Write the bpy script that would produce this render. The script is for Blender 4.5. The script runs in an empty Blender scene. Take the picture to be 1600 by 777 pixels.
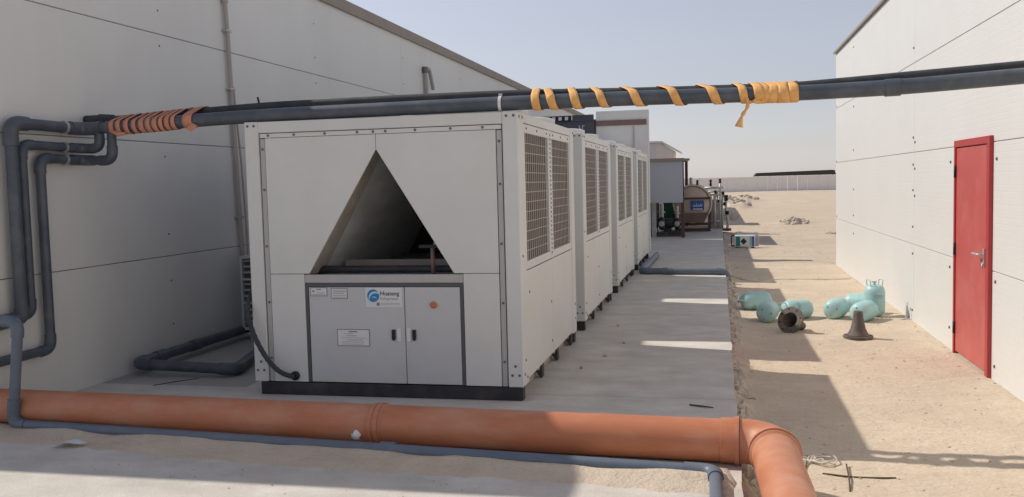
import bpy, bmesh, math, random
from mathutils import Vector, Matrix, noise
random.seed(7)
S = bpy.context.scene
COL = S.collection

# ------------------------------------------------------------------ camera
R_ = Vector((0.97535, 0.21927, -0.02511)); U_ = Vector((0.00915, 0.07344, 0.99726)); F_ = Vector((-0.21904, 0.97315, -0.07013))
F_.normalize(); U_ = (U_ - F_ * U_.dot(F_)).normalized(); R_ = F_.cross(U_)
cd = bpy.data.cameras.new('camera'); cam = bpy.data.objects.new('camera', cd); COL.objects.link(cam)
m = Matrix((R_, U_, -F_)).transposed().to_4x4(); m.translation = Vector((0, 0, 1.65)); cam.matrix_world = m
cd.sensor_width = 36; cd.lens = 32.416; cd.clip_start = 0.05; cd.clip_end = 3000
S.camera = cam

# ------------------------------------------------------------------ light
SUN = Vector((-1, 0.26, 0.973)).normalized()
ELEV = math.asin(SUN.z); ROT = math.atan2(SUN.x, SUN.y)
w = bpy.data.worlds.new('World'); S.world = w; w.use_nodes = True
nt = w.node_tree; bg = nt.nodes['Background']
sky = nt.nodes.new('ShaderNodeTexSky'); sky.sky_type = 'NISHITA'; sky.sun_disc = False
sky.sun_elevation = ELEV; sky.sun_rotation = ROT; sky.air_density = 1.25; sky.dust_density = 0.25; sky.ozone_density = 2.6
hs = nt.nodes.new('ShaderNodeHueSaturation'); hs.inputs['Saturation'].default_value = 0.36
nt.links.new(sky.outputs[0], hs.inputs['Color']); tn = nt.nodes.new('ShaderNodeVectorMath'); tn.operation = 'MULTIPLY'; tn.inputs[1].default_value = (1.0, 0.985, 1.085)
nt.links.new(hs.outputs[0], tn.inputs[0]); nt.links.new(tn.outputs[0], bg.inputs[0]); bg.inputs[1].default_value = 0.100
sd = bpy.data.lights.new('sun', 'SUN'); sd.energy = 3.7; sd.angle = math.radians(0.55); sd.color = (1.0, 0.93, 0.83)
so = bpy.data.objects.new('sun', sd); COL.objects.link(so); so.rotation_euler = (-SUN).to_track_quat('-Z', 'Y').to_euler()
so.location = (0, 0, 30)
S.view_settings.view_transform = 'Standard'; S.view_settings.look = 'None'; S.view_settings.exposure = 0.0; S.view_settings.gamma = 1.0

# ------------------------------------------------------------------ materials
def mat(name, col, rough=0.6, metal=0.0, var=0.08, scale=3.0, bump=0.0, bscale=60.0, dirt=None, dirt_amt=0.0, dscale=1.2, streak=(1, 1, 1), spec=0.4, coord='Object', fine=0.0, bdist=1.0, bump2=0.0):
    m = bpy.data.materials.new(name); m.use_nodes = True
    n = m.node_tree.nodes; l = m.node_tree.links; b = n['Principled BSDF']
    b.inputs['Roughness'].default_value = rough; b.inputs['Metallic'].default_value = metal
    b.inputs['Specular IOR Level'].default_value = spec
    tc = n.new('ShaderNodeTexCoord'); src = tc.outputs[coord]
    if coord == 'World':
        pass
    t1 = n.new('ShaderNodeTexNoise'); t1.inputs['Scale'].default_value = scale; t1.inputs['Detail'].default_value = 6; t1.inputs['Roughness'].default_value = 0.62
    mp = n.new('ShaderNodeMapping'); mp.inputs['Scale'].default_value = streak
    l.new(src, mp.inputs[0]); l.new(mp.outputs[0], t1.inputs['Vector'])
    r1 = n.new('ShaderNodeMapRange'); r1.inputs[1].default_value = 0.3; r1.inputs[2].default_value = 0.7
    r1.inputs[3].default_value = 1 - var; r1.inputs[4].default_value = 1 + var
    l.new(t1.outputs[0], r1.inputs[0])
    mx = n.new('ShaderNodeVectorMath'); mx.operation = 'SCALE'; mx.inputs[0].default_value = col[:3]
    l.new(r1.outputs[0], mx.inputs['Scale'])
    out = mx.outputs[0]
    if fine > 0:
        t4 = n.new('ShaderNodeTexNoise'); t4.inputs['Scale'].default_value = 90; t4.inputs['Detail'].default_value = 3
        l.new(mp.outputs[0], t4.inputs['Vector'])
        r4 = n.new('ShaderNodeMapRange'); r4.inputs[1].default_value = 0.3; r4.inputs[2].default_value = 0.7
        r4.inputs[3].default_value = 1 - fine; r4.inputs[4].default_value = 1 + fine
        l.new(t4.outputs[0], r4.inputs[0])
        m4 = n.new('ShaderNodeVectorMath'); m4.operation = 'SCALE'; l.new(out, m4.inputs[0]); l.new(r4.outputs[0], m4.inputs['Scale']); out = m4.outputs[0]
    if dirt is not None:
        t2 = n.new('ShaderNodeTexNoise'); t2.inputs['Scale'].default_value = dscale; t2.inputs['Detail'].default_value = 8; t2.inputs['Roughness'].default_value = 0.68
        l.new(mp.outputs[0], t2.inputs['Vector'])
        r2 = n.new('ShaderNodeMapRange'); r2.inputs[1].default_value = 0.46; r2.inputs[2].default_value = 0.72; r2.inputs[3].default_value = 0; r2.inputs[4].default_value = dirt_amt
        l.new(t2.outputs[0], r2.inputs[0])
        mm = n.new('ShaderNodeMix'); mm.data_type = 'RGBA'
        l.new(r2.outputs[0], mm.inputs[0]); l.new(out, mm.inputs[6]); mm.inputs[7].default_value = (*dirt[:3], 1)
        out = mm.outputs[2]
    l.new(out, b.inputs['Base Color'])
    if bump > 0:
        t3 = n.new('ShaderNodeTexNoise'); t3.inputs['Scale'].default_value = bscale; t3.inputs['Detail'].default_value = 6
        l.new(mp.outputs[0], t3.inputs['Vector'])
        bp = n.new('ShaderNodeBump'); bp.inputs['Strength'].default_value = min(1, bump); bp.inputs['Distance'].default_value = 0.01 * bdist
        hgt = t3.outputs[0]
        if bump2 > 0:
            t5 = n.new('ShaderNodeTexNoise'); t5.inputs['Scale'].default_value = bscale*0.22; t5.inputs['Detail'].default_value = 5
            l.new(mp.outputs[0], t5.inputs['Vector'])
            m5 = n.new('ShaderNodeMath'); m5.operation = 'MULTIPLY_ADD'; m5.inputs[1].default_value = bump2
            l.new(t5.outputs[0], m5.inputs[0]); l.new(hgt, m5.inputs[2]); hgt = m5.outputs[0]
        l.new(hgt, bp.inputs['Height']); l.new(bp.outputs[0], b.inputs['Normal'])
    return m

M = {}
M['sand'] = mat('sand', (0.60, 0.502, 0.385), 0.95, var=0.10, scale=1.3, bump=0.75, bdist=1.8, bump2=2.2, bscale=46, dirt=(0.53, 0.42, 0.32), dirt_amt=0.4, dscale=2.2, streak=(0.6, 1.3, 1), spec=0.1, fine=0.08)
M['drift'] = mat('drift_sand', (0.57, 0.48, 0.38), 0.95, var=0.10, scale=3, bump=0.7, bdist=1.3, bump2=2, bscale=50, spec=0.1, fine=0.08)
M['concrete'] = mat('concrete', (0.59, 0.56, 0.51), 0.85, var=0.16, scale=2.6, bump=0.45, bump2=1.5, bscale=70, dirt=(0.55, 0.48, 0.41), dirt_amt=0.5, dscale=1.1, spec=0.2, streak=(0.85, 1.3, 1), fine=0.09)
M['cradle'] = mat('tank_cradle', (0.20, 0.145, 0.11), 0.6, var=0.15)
M['concrete_shaded'] = mat('shade_toned_concrete', (0.40, 0.39, 0.37), 0.85, var=0.12, scale=2.2, bump=0.22, bscale=70, dirt=(0.34, 0.30, 0.25), dirt_amt=0.5, dscale=1.1, spec=0.2, fine=0.05)  # darker concrete; part of the wall-side strip's deep shade is in this colour
M['spill'] = mat('spilled_concrete', (0.50, 0.43, 0.36), 0.95, var=0.2, scale=9, bump=0.6, bscale=50, spec=0.1)
M['pebble'] = mat('pebble', (0.47, 0.38, 0.30), 0.9, var=0.3, scale=4, spec=0.2)
M['wall_grey'] = mat('warehouse_cladding', (0.73, 0.72, 0.68), 0.5, var=0.04, scale=0.8, bump=0.04, bscale=9, dirt=(0.62, 0.60, 0.57), dirt_amt=0.35, dscale=0.6, streak=(1, 1, 0.45))
M['trim'] = mat('eave_trim', (0.30, 0.25, 0.21), 0.6, var=0.1)
M['roof'] = mat('roof_sheet', (0.45, 0.43, 0.40), 0.5, var=0.08)
M['seal'] = mat('joint_seal', (0.20, 0.20, 0.195), 0.8)
M['paint'] = mat('unit_paint', (0.68, 0.685, 0.665), 0.42, var=0.035, scale=1.5, bump=0.10, bscale=5, dirt=(0.60, 0.54, 0.46), dirt_amt=0.30, dscale=1.1)
M['paint2'] = mat('unit_door_paint', (0.57, 0.58, 0.585), 0.42, var=0.03, scale=1.5, bump=0.05, bscale=14, dirt=(0.47, 0.43, 0.38), dirt_amt=0.25, dscale=1.3)
M['strip'] = mat('unit_strip', (0.46, 0.455, 0.44), 0.5, var=0.05)
M['darkstrip'] = mat('dark_gasket', (0.10, 0.105, 0.11), 0.6, var=0.1)
M['base'] = mat('base_steel', (0.035, 0.037, 0.042), 0.5, var=0.2, scale=5, dirt=(0.2, 0.17, 0.14), dirt_amt=0.3, dscale=3)
M['base2'] = mat('base_frame_paint', (0.40, 0.36, 0.32), 0.6, var=0.15, scale=4, dirt=(0.33, 0.27, 0.22), dirt_amt=0.5, dscale=2.5)
M['coil'] = mat('coil_fins', (0.20, 0.155, 0.125), 0.7, var=0.15, scale=6, streak=(1, 8, 0.5))
M['wire'] = mat('wire_mesh', (0.62, 0.61, 0.58), 0.5)
M['dark'] = mat('dark_metal', (0.03, 0.03, 0.033), 0.6, var=0.2)
M['liner'] = mat('coil_liner', (0.72, 0.73, 0.72), 0.55, var=0.2, scale=4, streak=(1, 0.3, 1))
M['liner_edge'] = mat('coil_edge', (0.50, 0.46, 0.40), 0.6, var=0.15, scale=8)
M['inner'] = mat('inner_floor_paint', (0.42, 0.43, 0.45), 0.5, var=0.2, scale=4)
M['copper'] = mat('copper_tube', (0.24, 0.15, 0.125), 0.5, metal=0.1, var=0.2)
M['screw'] = mat('screw_head', (0.16, 0.155, 0.15), 0.5, metal=0.4)
M['black'] = mat('black_plastic', (0.012, 0.012, 0.014), 0.4)
M['white'] = mat('white_sticker', (0.72, 0.72, 0.72), 0.4, var=0.02)
M['ink'] = mat('grey_print', (0.25, 0.25, 0.27), 0.6)
M['inkblack'] = mat('black_print', (0.03, 0.03, 0.03), 0.6)
M['blue'] = mat('blue_print', (0.02, 0.22, 0.48), 0.4, var=0.2, scale=20)
M['paleblue'] = mat('pale_blue_print', (0.45, 0.68, 0.8), 0.4)
M['redbtn'] = mat('red_button', (0.55, 0.15, 0.10), 0.4)
M['yellow'] = mat('yellow_ring', (0.55, 0.42, 0.2), 0.5)
M['galv'] = mat('galvanised_steel', (0.5, 0.5, 0.5), 0.4, metal=0.5, var=0.15)
M['pvc'] = mat('dark_grey_pvc', (0.075, 0.09, 0.112), 0.42, var=0.12, scale=5, dirt=(0.26, 0.25, 0.24), dirt_amt=0.22, dscale=5, bump=0.03, bscale=40)
M['pvc2'] = mat('blue_grey_pvc', (0.115, 0.145, 0.19), 0.45, var=0.10, scale=4, dirt=(0.30, 0.27, 0.24), dirt_amt=0.2, dscale=5)
M['foam'] = mat('pipe_lagging', (0.045, 0.05, 0.058), 0.75, var=0.25, scale=8, dirt=(0.16, 0.15, 0.14), dirt_amt=0.3, dscale=6, bump=0.2, bscale=50)
M['orange'] = mat('orange_sewer_pipe', (0.49, 0.18, 0.09), 0.5, var=0.07, scale=2.5, dirt=(0.57, 0.34, 0.235), dirt_amt=0.65, dscale=2.6, bump=0.04, bscale=30, streak=(0.6, 1.5, 1.5))
M['strap'] = mat('orange_strap', (0.80, 0.43, 0.15), 0.75, var=0.14, scale=14, bump=0.25, bscale=150, dirt=(0.85, 0.52, 0.2), dirt_amt=0.4, dscale=9)
M['strap_shaded'] = mat('shade_toned_strap', (0.60, 0.26, 0.165), 0.8, var=0.14, scale=14, bump=0.25, bscale=150)  # shaded copy of the strap: warehouse shade put into a duller orange
M['red'] = mat('red_door_paint', (0.49, 0.085, 0.078), 0.38, var=0.06, scale=2, dirt=(0.56, 0.22, 0.19), dirt_amt=0.45, dscale=2.4, bump=0.03, bscale=20)
M['reddark'] = mat('red_frame_paint', (0.40, 0.042, 0.042), 0.4, var=0.06)
M['cyl'] = mat('teal_cylinder_paint', (0.38, 0.60, 0.60), 0.42, var=0.05, scale=5, dirt=(0.45, 0.5, 0.44), dirt_amt=0.3, dscale=6)
M['iron'] = mat('dark_cast_iron', (0.13, 0.108, 0.095), 0.65, var=0.25, scale=10, dirt=(0.26, 0.2, 0.15), dirt_amt=0.55, dscale=6, bump=0.2, bscale=60)
M['cream'] = mat('cream_render', (0.84, 0.77, 0.66), 0.8, var=0.05)
M['panel_blue'] = mat('pale_panel', (0.46, 0.48, 0.53), 0.6, var=0.04, scale=1)
M['brown'] = mat('brown_steel', (0.10, 0.058, 0.05), 0.6, var=0.15)
M['plum'] = mat('plum_trim', (0.22, 0.14, 0.13), 0.6, var=0.1)
M['slate'] = mat('slate_sheet', (0.085, 0.085, 0.11), 0.55, var=0.12)
M['facade'] = mat('pale_facade', (0.74, 0.735, 0.71), 0.6, var=0.03, scale=0.6)
M['tank'] = mat('tank_beige', (0.62, 0.49, 0.39), 0.5, var=0.12, scale=3)
M['tanktrim'] = mat('tank_rim', (0.62, 0.55, 0.47), 0.35, metal=0.3, var=0.1)
M['green'] = mat('green_paint', (0.02, 0.10, 0.07), 0.5, var=0.15)
M['machine'] = mat('dark_pump_paint', (0.05, 0.05, 0.055), 0.5, var=0.3, scale=8)
M['steel'] = mat('pale_pipe', (0.5, 0.49, 0.47), 0.45, metal=0.2, var=0.15)
M['fence'] = mat('fence_sheet', (0.78, 0.75, 0.735), 0.6, var=0.04, scale=0.4)
M['shade'] = mat('dark_shade_roof', (0.05, 0.042, 0.04), 0.7, var=0.2)
M['teal'] = mat('teal_print', (0.02, 0.22, 0.20), 0.5)
M['navy'] = mat('blue_panel', (0.03, 0.12, 0.36), 0.5)
M['tealpale'] = mat('pale_teal_print', (0.25, 0.48, 0.5), 0.5)
M['acwhite'] = mat('ac_casing', (0.52, 0.52, 0.51), 0.5, var=0.05)
M['conduit'] = mat('beige_conduit', (0.42, 0.38, 0.34), 0.6, var=0.08)
M['rust'] = mat('rusty_rod', (0.10, 0.065, 0.045), 0.8, var=0.2)
M['rope'] = mat('white_rope', (0.6, 0.55, 0.48), 0.9, var=0.1)
M['paper'] = mat('printed_paper', (0.55, 0.62, 0.66), 0.8, var=0.2, scale=20)
M['rubble'] = mat('grey_rubble', (0.50, 0.42, 0.345), 0.95, var=0.25, scale=3)

# embossed white cladding (fine relief only)
def emboss():
    m = mat('embossed_white_cladding', (0.67, 0.665, 0.645), 0.5, var=0.02, scale=0.7, dirt=(0.62, 0.58, 0.53), dirt_amt=0.25, dscale=0.8)
    n = m.node_tree.nodes; l = m.node_tree.links; b = n['Principled BSDF']
    tc = n.new('ShaderNodeTexCoord'); sep = n.new('ShaderNodeSeparateXYZ'); cb = n.new('ShaderNodeCombineXYZ')
    l.new(tc.outputs['Object'], sep.inputs[0]); l.new(sep.outputs[1], cb.inputs[0]); l.new(sep.outputs[2], cb.inputs[1])
    br = n.new('ShaderNodeTexBrick'); br.inputs['Scale'].default_value = 1.0; br.inputs['Brick Width'].default_value = 0.34; br.inputs['Row Height'].default_value = 0.055
    br.inputs['Mortar Size'].default_value = 0.004; br.inputs['Mortar Smooth'].default_value = 0.6
    l.new(cb.outputs[0], br.inputs['Vector'])
    nz = n.new('ShaderNodeTexNoise'); nz.inputs['Scale'].default_value = 7
    l.new(cb.outputs[0], nz.inputs['Vector'])
    ad = n.new('ShaderNodeMath'); ad.operation = 'MULTIPLY_ADD'; ad.inputs[1].default_value = -0.7
    l.new(br.outputs['Fac'], ad.inputs[0]); l.new(nz.outputs[0], ad.inputs[2])
    bp = n.new('ShaderNodeBump'); bp.inputs['Strength'].default_value = 0.26; bp.inputs['Distance'].default_value = 0.005
    l.new(ad.outputs[0], bp.inputs['Height']); l.new(bp.outputs[0], b.inputs['Normal'])
    return m
M['wall_white'] = emboss()

# ------------------------------------------------------------------ builders
class MB:
    def __init__(s): s.v = []; s.f = []; s.sm = []
    def add(s, vs, fs, smooth=False):
        o = len(s.v); s.v += [tuple(v) for v in vs]; s.f += [tuple(i + o for i in f) for f in fs]; s.sm += [smooth] * len(fs); return s
    def box(s, x0, x1, y0, y1, z0, z1):
        return s.add([(x0,y0,z0),(x1,y0,z0),(x1,y1,z0),(x0,y1,z0),(x0,y0,z1),(x1,y0,z1),(x1,y1,z1),(x0,y1,z1)],
                     [(0,3,2,1),(4,5,6,7),(0,1,5,4),(1,2,6,5),(2,3,7,6),(3,0,4,7)])
    def prism(s, pts, axis, a, b):          # polygon in the two other axes, extruded along axis from a to b
        n = len(pts)
        def P(p, t):
            return {'x': (t, p[0], p[1]), 'y': (p[0], t, p[1]), 'z': (p[0], p[1], t)}[axis]
        vs = [P(p, a) for p in pts] + [P(p, b) for p in pts]
        fs = [tuple(range(n)), tuple(range(2 * n - 1, n - 1, -1))] + [(i, i + n, (i + 1) % n + n, (i + 1) % n) for i in range(n)]
        return s.add(vs, fs)
    def tube(s, pts, r, seg=12, caps=True, smooth=True):
        pts = [Vector(p) for p in pts]; n = len(pts); rs = r if isinstance(r, (list, tuple)) else [r] * n
        T = []
        for i in range(n):
            a = pts[max(i - 1, 0)]; b = pts[min(i + 1, n - 1)]; T.append((b - a).normalized())
        up = Vector((0, 0, 1)) if abs(T[0].z) < 0.9 else Vector((0, 1, 0))
        N = (up - T[0] * up.dot(T[0])).normalized(); vs = []
        for i in range(n):
            N = (N - T[i] * N.dot(T[i])).normalized(); B = T[i].cross(N)
            for k in range(seg):
                a = 2 * math.pi * k / seg; vs.append(pts[i] + (N * math.cos(a) + B * math.sin(a)) * rs[i])
        fs = [(i*seg+k, i*seg+(k+1) % seg, (i+1)*seg+(k+1) % seg, (i+1)*seg+k) for i in range(n-1) for k in range(seg)]
        s.add(vs, fs, smooth)
        if caps:
            o = len(s.v) - len(vs)
            s.f += [tuple(o + k for k in range(seg))[::-1], tuple(o + (n-1)*seg + k for k in range(seg))]; s.sm += [False, False]
        return s
    def lathe(s, prof, seg=24, mtx=None, smooth=True):   # profile (r, z) about z
        vs = []; fs = []
        for r, z in prof:
            for k in range(seg):
                a = 2*math.pi*k/seg; p = Vector((r*math.cos(a), r*math.sin(a), z)); vs.append(mtx @ p if mtx else p)
        n = len(prof)
        fs = [(i*seg+k, i*seg+(k+1) % seg, (i+1)*seg+(k+1) % seg, (i+1)*seg+k) for i in range(n-1) for k in range(seg)]
        return s.add(vs, fs, smooth)
    def rock(s, c, r, flat=0.6, rnd=random):
        t = (1 + 5 ** .5) / 2
        base = [(-1,t,0),(1,t,0),(-1,-t,0),(1,-t,0),(0,-1,t),(0,1,t),(0,-1,-t),(0,1,-t),(t,0,-1),(t,0,1),(-t,0,-1),(-t,0,1)]
        fs = [(0,11,5),(0,5,1),(0,1,7),(0,7,10),(0,10,11),(1,5,9),(5,11,4),(11,10,2),(10,7,6),(7,1,8),(3,9,4),(3,4,2),(3,2,6),(3,6,8),(3,8,9),(4,9,5),(2,4,11),(6,2,10),(8,6,7),(9,8,1)]
        a = rnd.random()*6.28; sx = rnd.uniform(.7,1.4); sy = rnd.uniform(.7,1.2); vs = []
        for x, y, z in base:
            k = r/1.9*rnd.uniform(.75,1.2); x*=k*sx; y*=k*sy; z*=k*flat
            vs.append((c[0]+x*math.cos(a)-y*math.sin(a), c[1]+x*math.sin(a)+y*math.cos(a), c[2]+z))
        return s.add(vs, fs)
    def build(s, name, m, parent=None, loc=None, bevel=0.0, kind=None, rot=None):
        me = bpy.data.meshes.new(name); me.from_pydata(s.v, [], s.f)
        me.polygons.foreach_set('use_smooth', s.sm); me.update()
        bm = bmesh.new(); bm.from_mesh(me); bmesh.ops.recalc_face_normals(bm, faces=bm.faces)
        if bevel > 0:
            ed = [e for e in bm.edges if len(e.link_faces) == 2 and e.calc_face_angle(0) > 0.6]
            bmesh.ops.bevel(bm, geom=ed, offset=bevel, segments=1, affect='EDGES', profile=0.5)
        for e in bm.edges:
            if len(e.link_faces) == 2 and e.calc_face_angle(0) > 0.75: e.smooth = False
        bm.to_mesh(me); bm.free()
        me.materials.append(M[m] if isinstance(m, str) else m)
        o = bpy.data.objects.new(name, me); COL.objects.link(o)
        if parent: o.parent = parent
        if loc: o.location = loc
        if rot: o.rotation_euler = rot
        if kind: o['kind'] = kind
        return o

def tag(o, label=None, cat=None, group=None):
    if label: o['label'] = label
    if cat: o['category'] = cat
    if group: o['group'] = group
    return o
def thing(name, label, cat, loc=(0, 0, 0), rotz=0, group=None):
    o = bpy.data.objects.new(name, None); COL.objects.link(o); o.empty_display_size = 0.1
    o.location = loc; o.rotation_euler = (0, 0, rotz); return tag(o, label, cat, group)
def struct(o): o['kind'] = 'structure'; return o
def copy_tree(o, parent=None):
    c = o.copy(); COL.objects.link(c); c.parent = parent
    for ch in list(o.children): copy_tree(ch, c)
    return c
def B(*a): return MB().box(*a)

def fillet(pts, rad, n=6):
    pts = [Vector(p) for p in pts]; out = [pts[0]]
    for i in range(1, len(pts) - 1):
        a, b, c = pts[i-1], pts[i], pts[i+1]; d1 = (a-b); d2 = (c-b)
        r = min(rad, d1.length*.45, d2.length*.45); p = b + d1.normalized()*r; q = b + d2.normalized()*r
        for k in range(n+1):
            t = k/n; out.append(p*(1-t)**2 + b*2*t*(1-t) + q*t*t)
    out.append(pts[-1]); return out
def bend(pts, i, r):
    pts = [Vector(p) for p in pts]; a, b, c = pts[i-1], pts[i], pts[i+1]
    p = b + (a-b).normalized()*r; q = b + (c-b).normalized()*r
    return [p*(1-t)**2 + b*2*t*(1-t) + q*t*t for t in [k/7 for k in range(8)]]
def pvc_pipe(name, pts, r, m, label, cat='pipe', sock=1.16, elbows=True, group=None, couplings=(), seg=16):
    """a run with rounded corners; each corner an elbow fitting, each coupling a sleeve, as parts"""
    pts = [Vector(p) for p in pts]; t = thing(name, label, cat, pts[0], 0, group); L = [p - pts[0] for p in pts]
    MB().tube(fillet(L, r*1.9), r, seg).build('run', m, t)
    if elbows:
        for i in range(1, len(L)-1):
            e = bend(L, i, r*2.3); e = [e[0] + (L[i-1]-L[i]).normalized()*r*0.9] + e + [e[-1] + (L[i+1]-L[i]).normalized()*r*0.9]
            MB().tube(e, r*sock, seg).build('elbow', m, t)
    for a, b in couplings:
        a = Vector(a) - pts[0]; b = Vector(b) - pts[0]
        MB().tube([a, b], r*sock, seg).build('coupling', m, t)
    return t

# ------------------------------------------------------------------ ground
def h_sand(x, y):
    h = -0.17
    if y > 30: h += 0.0
    f = min(1, max(0, (y - 30) / 30))
    h += 0.018 * noise.noise((x*0.9, y*0.7, 0)) + 0.010 * noise.noise((x*3.1, y*2.3, 4)) + 0.14 * f * noise.noise((x*0.06, y*0.03, 9)) + 0.006*noise.noise((x*9, y*7, 2))
    if y < 40:
        d = x - 0.12
        if d > 0: h += 0.07 * math.exp(-d/0.13) * (0.7 + 0.6*noise.noise((1, y*1.7, 3)))
        e = 2.33 - x
        if 0 < e < .6: h += 0.02 * math.exp(-e/0.1)*(0.5+noise.noise((5, y*1.3, 3)))
    # building shade sides are not touched: low mounds in the far yard only
    for cx, cy, rx, ry, hh in ((0.8, 58, 1.1, 5, .55), (1.6, 74, 1.4, 5, .5), (0.3, 66, 1.2, 5, .5), (2.9, 37.5, .9, 1.3, .12), (6, 70, 3, 4, .15)):
        q = ((x-cx)/rx)**2 + ((y-cy)/ry)**2
        if q < 6: h += hh * math.exp(-q*1.4) * (0.75 + 0.5*noise.noise((x*1.7, y*.6, 1)))
    if x < 0.115 and y < 33: h = -0.32
    return h
def axis(segs):
    a = []
    for lo, hi, n in segs: a += [lo + (hi-lo)*i/n for i in range(n)]
    a.append(segs[-1][1]); return a
xs = axis(((-700, -60, 12), (-60, -6, 12), (-6, 0, 10), (0.0, 0.11, 1), (0.1151, 0.8, 18), (0.8, 2.6, 34), (2.6, 12, 30), (12, 60, 16), (60, 700, 12)))
ys = axis(((-60, -5, 8), (-5, 4, 16), (4, 14, 130), (14, 40, 130), (40, 100, 90), (100, 200, 20), (200, 1800, 24)))
g = MB(); nx = len(xs)
g.v = [(x, y, h_sand(x, y)) for y in ys for x in xs]
g.f = [(j*nx+i, j*nx+i+1, (j+1)*nx+i+1, (j+1)*nx+i) for j in range(len(ys)-1) for i in range(nx-1)]; g.sm = [True]*len(g.f)
struct(g.build('sand_ground', 'sand'))

# concrete slab in poured bays
slab = bpy.data.objects.new('concrete_slab', None); COL.objects.link(slab); struct(slab)
cuts = [-4, 3.2, 6.98, 10.6, 14.2, 18.0, 22.0, 26.6, 32.0]
for a, b in zip(cuts[:-1], cuts[1:]):
    q = MB(); n = int((b-a)/0.16)
    Rr = []
    for k in range(n+1):
        y = a + .004 + (b-a-.008)*k/n; Rr.append((0.112 + 0.012*noise.noise((3, y*2.1, 0)) + .006*noise.noise((3, y*9, 0)), y))
    xl = -3.9 if a > 6 else -9.0
    pts = [(xl, a+.004)] + Rr + [(xl, b-.004)]
    q.prism(pts, 'z', -0.30, 0.0)
    q.build('slab_bay', 'concrete', slab)
    if a > 6: B(-5.28, -3.906, a+.004, b-.004, -.30, .0).build('slab_bay', 'concrete_shaded', slab)
# hairline cracks: thin dark grooves are left to the joints between bays

# spilled concrete along the slab edge, loose stones
q = MB(); rr = random.Random(3)
for i in range(420):
    y = 4.2 + 24*rr.random()**1.7; c_ = noise.noise((7, y*1.1, 0)); x = 0.125 + abs(rr.gauss(0, .055*(1.2+c_*1.6))); r = rr.uniform(.006, .022+.02*max(0, c_))*(1+y*.02)
    q.rock((x, y, h_sand(x, y)+r*.25), r, rr.uniform(.35, .8), rr)
for i in range(60):
    y = 4.4 + 14*rr.random()**1.5; q.rock((0.115+rr.uniform(0, .03), y, -0.03+rr.uniform(-.03, .02)), rr.uniform(.015, .035), .5, rr)
ny_, nx_ = 560, 11; vs = []
for j in range(ny_):
    y = 4.0 + 22*(j/(ny_-1))**1.3; wd = .15 + .12*noise.noise((2, y*1.3, 0)) + .09*noise.noise((4, y*5, 0))
    for i in range(nx_):
        u = i/(nx_-1); x = .108 + u*max(.03, wd)
        lump = .085*noise.noise((x*12, y*8, 1)) + .055*noise.noise((x*30, y*20, 2))
        vs.append((x, y, h_sand(max(x, .13), y) - .004 + (1-u)**.8*(.045+lump) - .02*u**4))
q.add(vs, [(j*nx_+i, j*nx_+i+1, (j+1)*nx_+i+1, (j+1)*nx_+i) for j in range(ny_-1) for i in range(nx_-1)])
o = q.build('spilled_concrete', 'spill', kind='stuff'); tag(o, 'lumpy spilled concrete crumbs along the edge of the concrete slab', 'rubble')
q = MB()
for i in range(2600):
    y = 5 + 30*rr.random()**2; x = rr.uniform(.2, 2.3) if y < 20 else rr.uniform(.2, 6)
    r = .0022 + .010*rr.random()**6 + .0002*y; q.rock((x, y, h_sand(x, y)+r*.1), r, .5, rr)
for i in range(60):
    x = rr.uniform(-5, 0); y = rr.uniform(4.5, 5.0); q.rock((x, y, 0.003), rr.uniform(.002, .006), .6, rr)
for x, y in ((-1.06, 8.6), (-1.2, 8.0), (-1.13, 10.4), (-0.95, 9.3)): q.rock((x, y, .012), .02, .7, rr)
o = q.build('pebbles', 'pebble', kind='stuff'); tag(o, 'small pebbles scattered over the sand and concrete', 'pebbles')

# sand drifted over the slab in front of the pipes
q = MB(); X = [-6.2 + 6.45*i/150 for i in range(151)]; Y = [4.45 + 1.3*j/46 for j in range(47)]
def line(x, pts):
    for (x0, y0), (x1, y1) in zip(pts[:-1], pts[1:]):
        if x0 <= x <= x1: return y0 + (y1-y0)*(x-x0)/(x1-x0)
    return pts[0][1] if x < pts[0][0] else pts[-1][1]
front = [(-6.2, 5.26), (-4.75, 5.2), (-3.68, 5.08), (-2.72, 4.96), (-1.74, 4.93), (-.77, 4.88), (-.06, 4.8), (.2, 4.5)]
def h_drift(x, y):
    f = line(x, front) + 0.05*noise.noise((x*2.2, 0, 1)) + .03*noise.noise((x*6, 0, 5))
    yp = 5.50 + (x+4.53)*(-0.0893)          # grey pipe line
    t = (y - f)/0.22
    s = max(-.4, min(1, t)); hh = 0.026*s*(1.05 + .5*noise.noise((x*1.6, y*3, 2))) + 0.004*noise.noise((x*8, y*8, 3))
    if y > yp - .14: hh += 0.020*math.exp(-((y-(yp-.055))/.05)**2)*(0.75+1.1*noise.noise((x*2.6, 0, 8)))
    if y > yp + .0: hh -= .10*(y-yp)
    if x > .04: hh -= (x-.04)*0.9
    return hh - 0.002
q.v = [(x, y, h_drift(x, y)) for y in Y for x in X]; nx2 = len(X)
q.f = [(j*nx2+i, j*nx2+i+1, (j+1)*nx2+i+1, (j+1)*nx2+i) for j in range(len(Y)-1) for i in range(nx2-1)]; q.sm = [True]*len(q.f)
struct(q.build('sand_drift', 'drift'))

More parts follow.
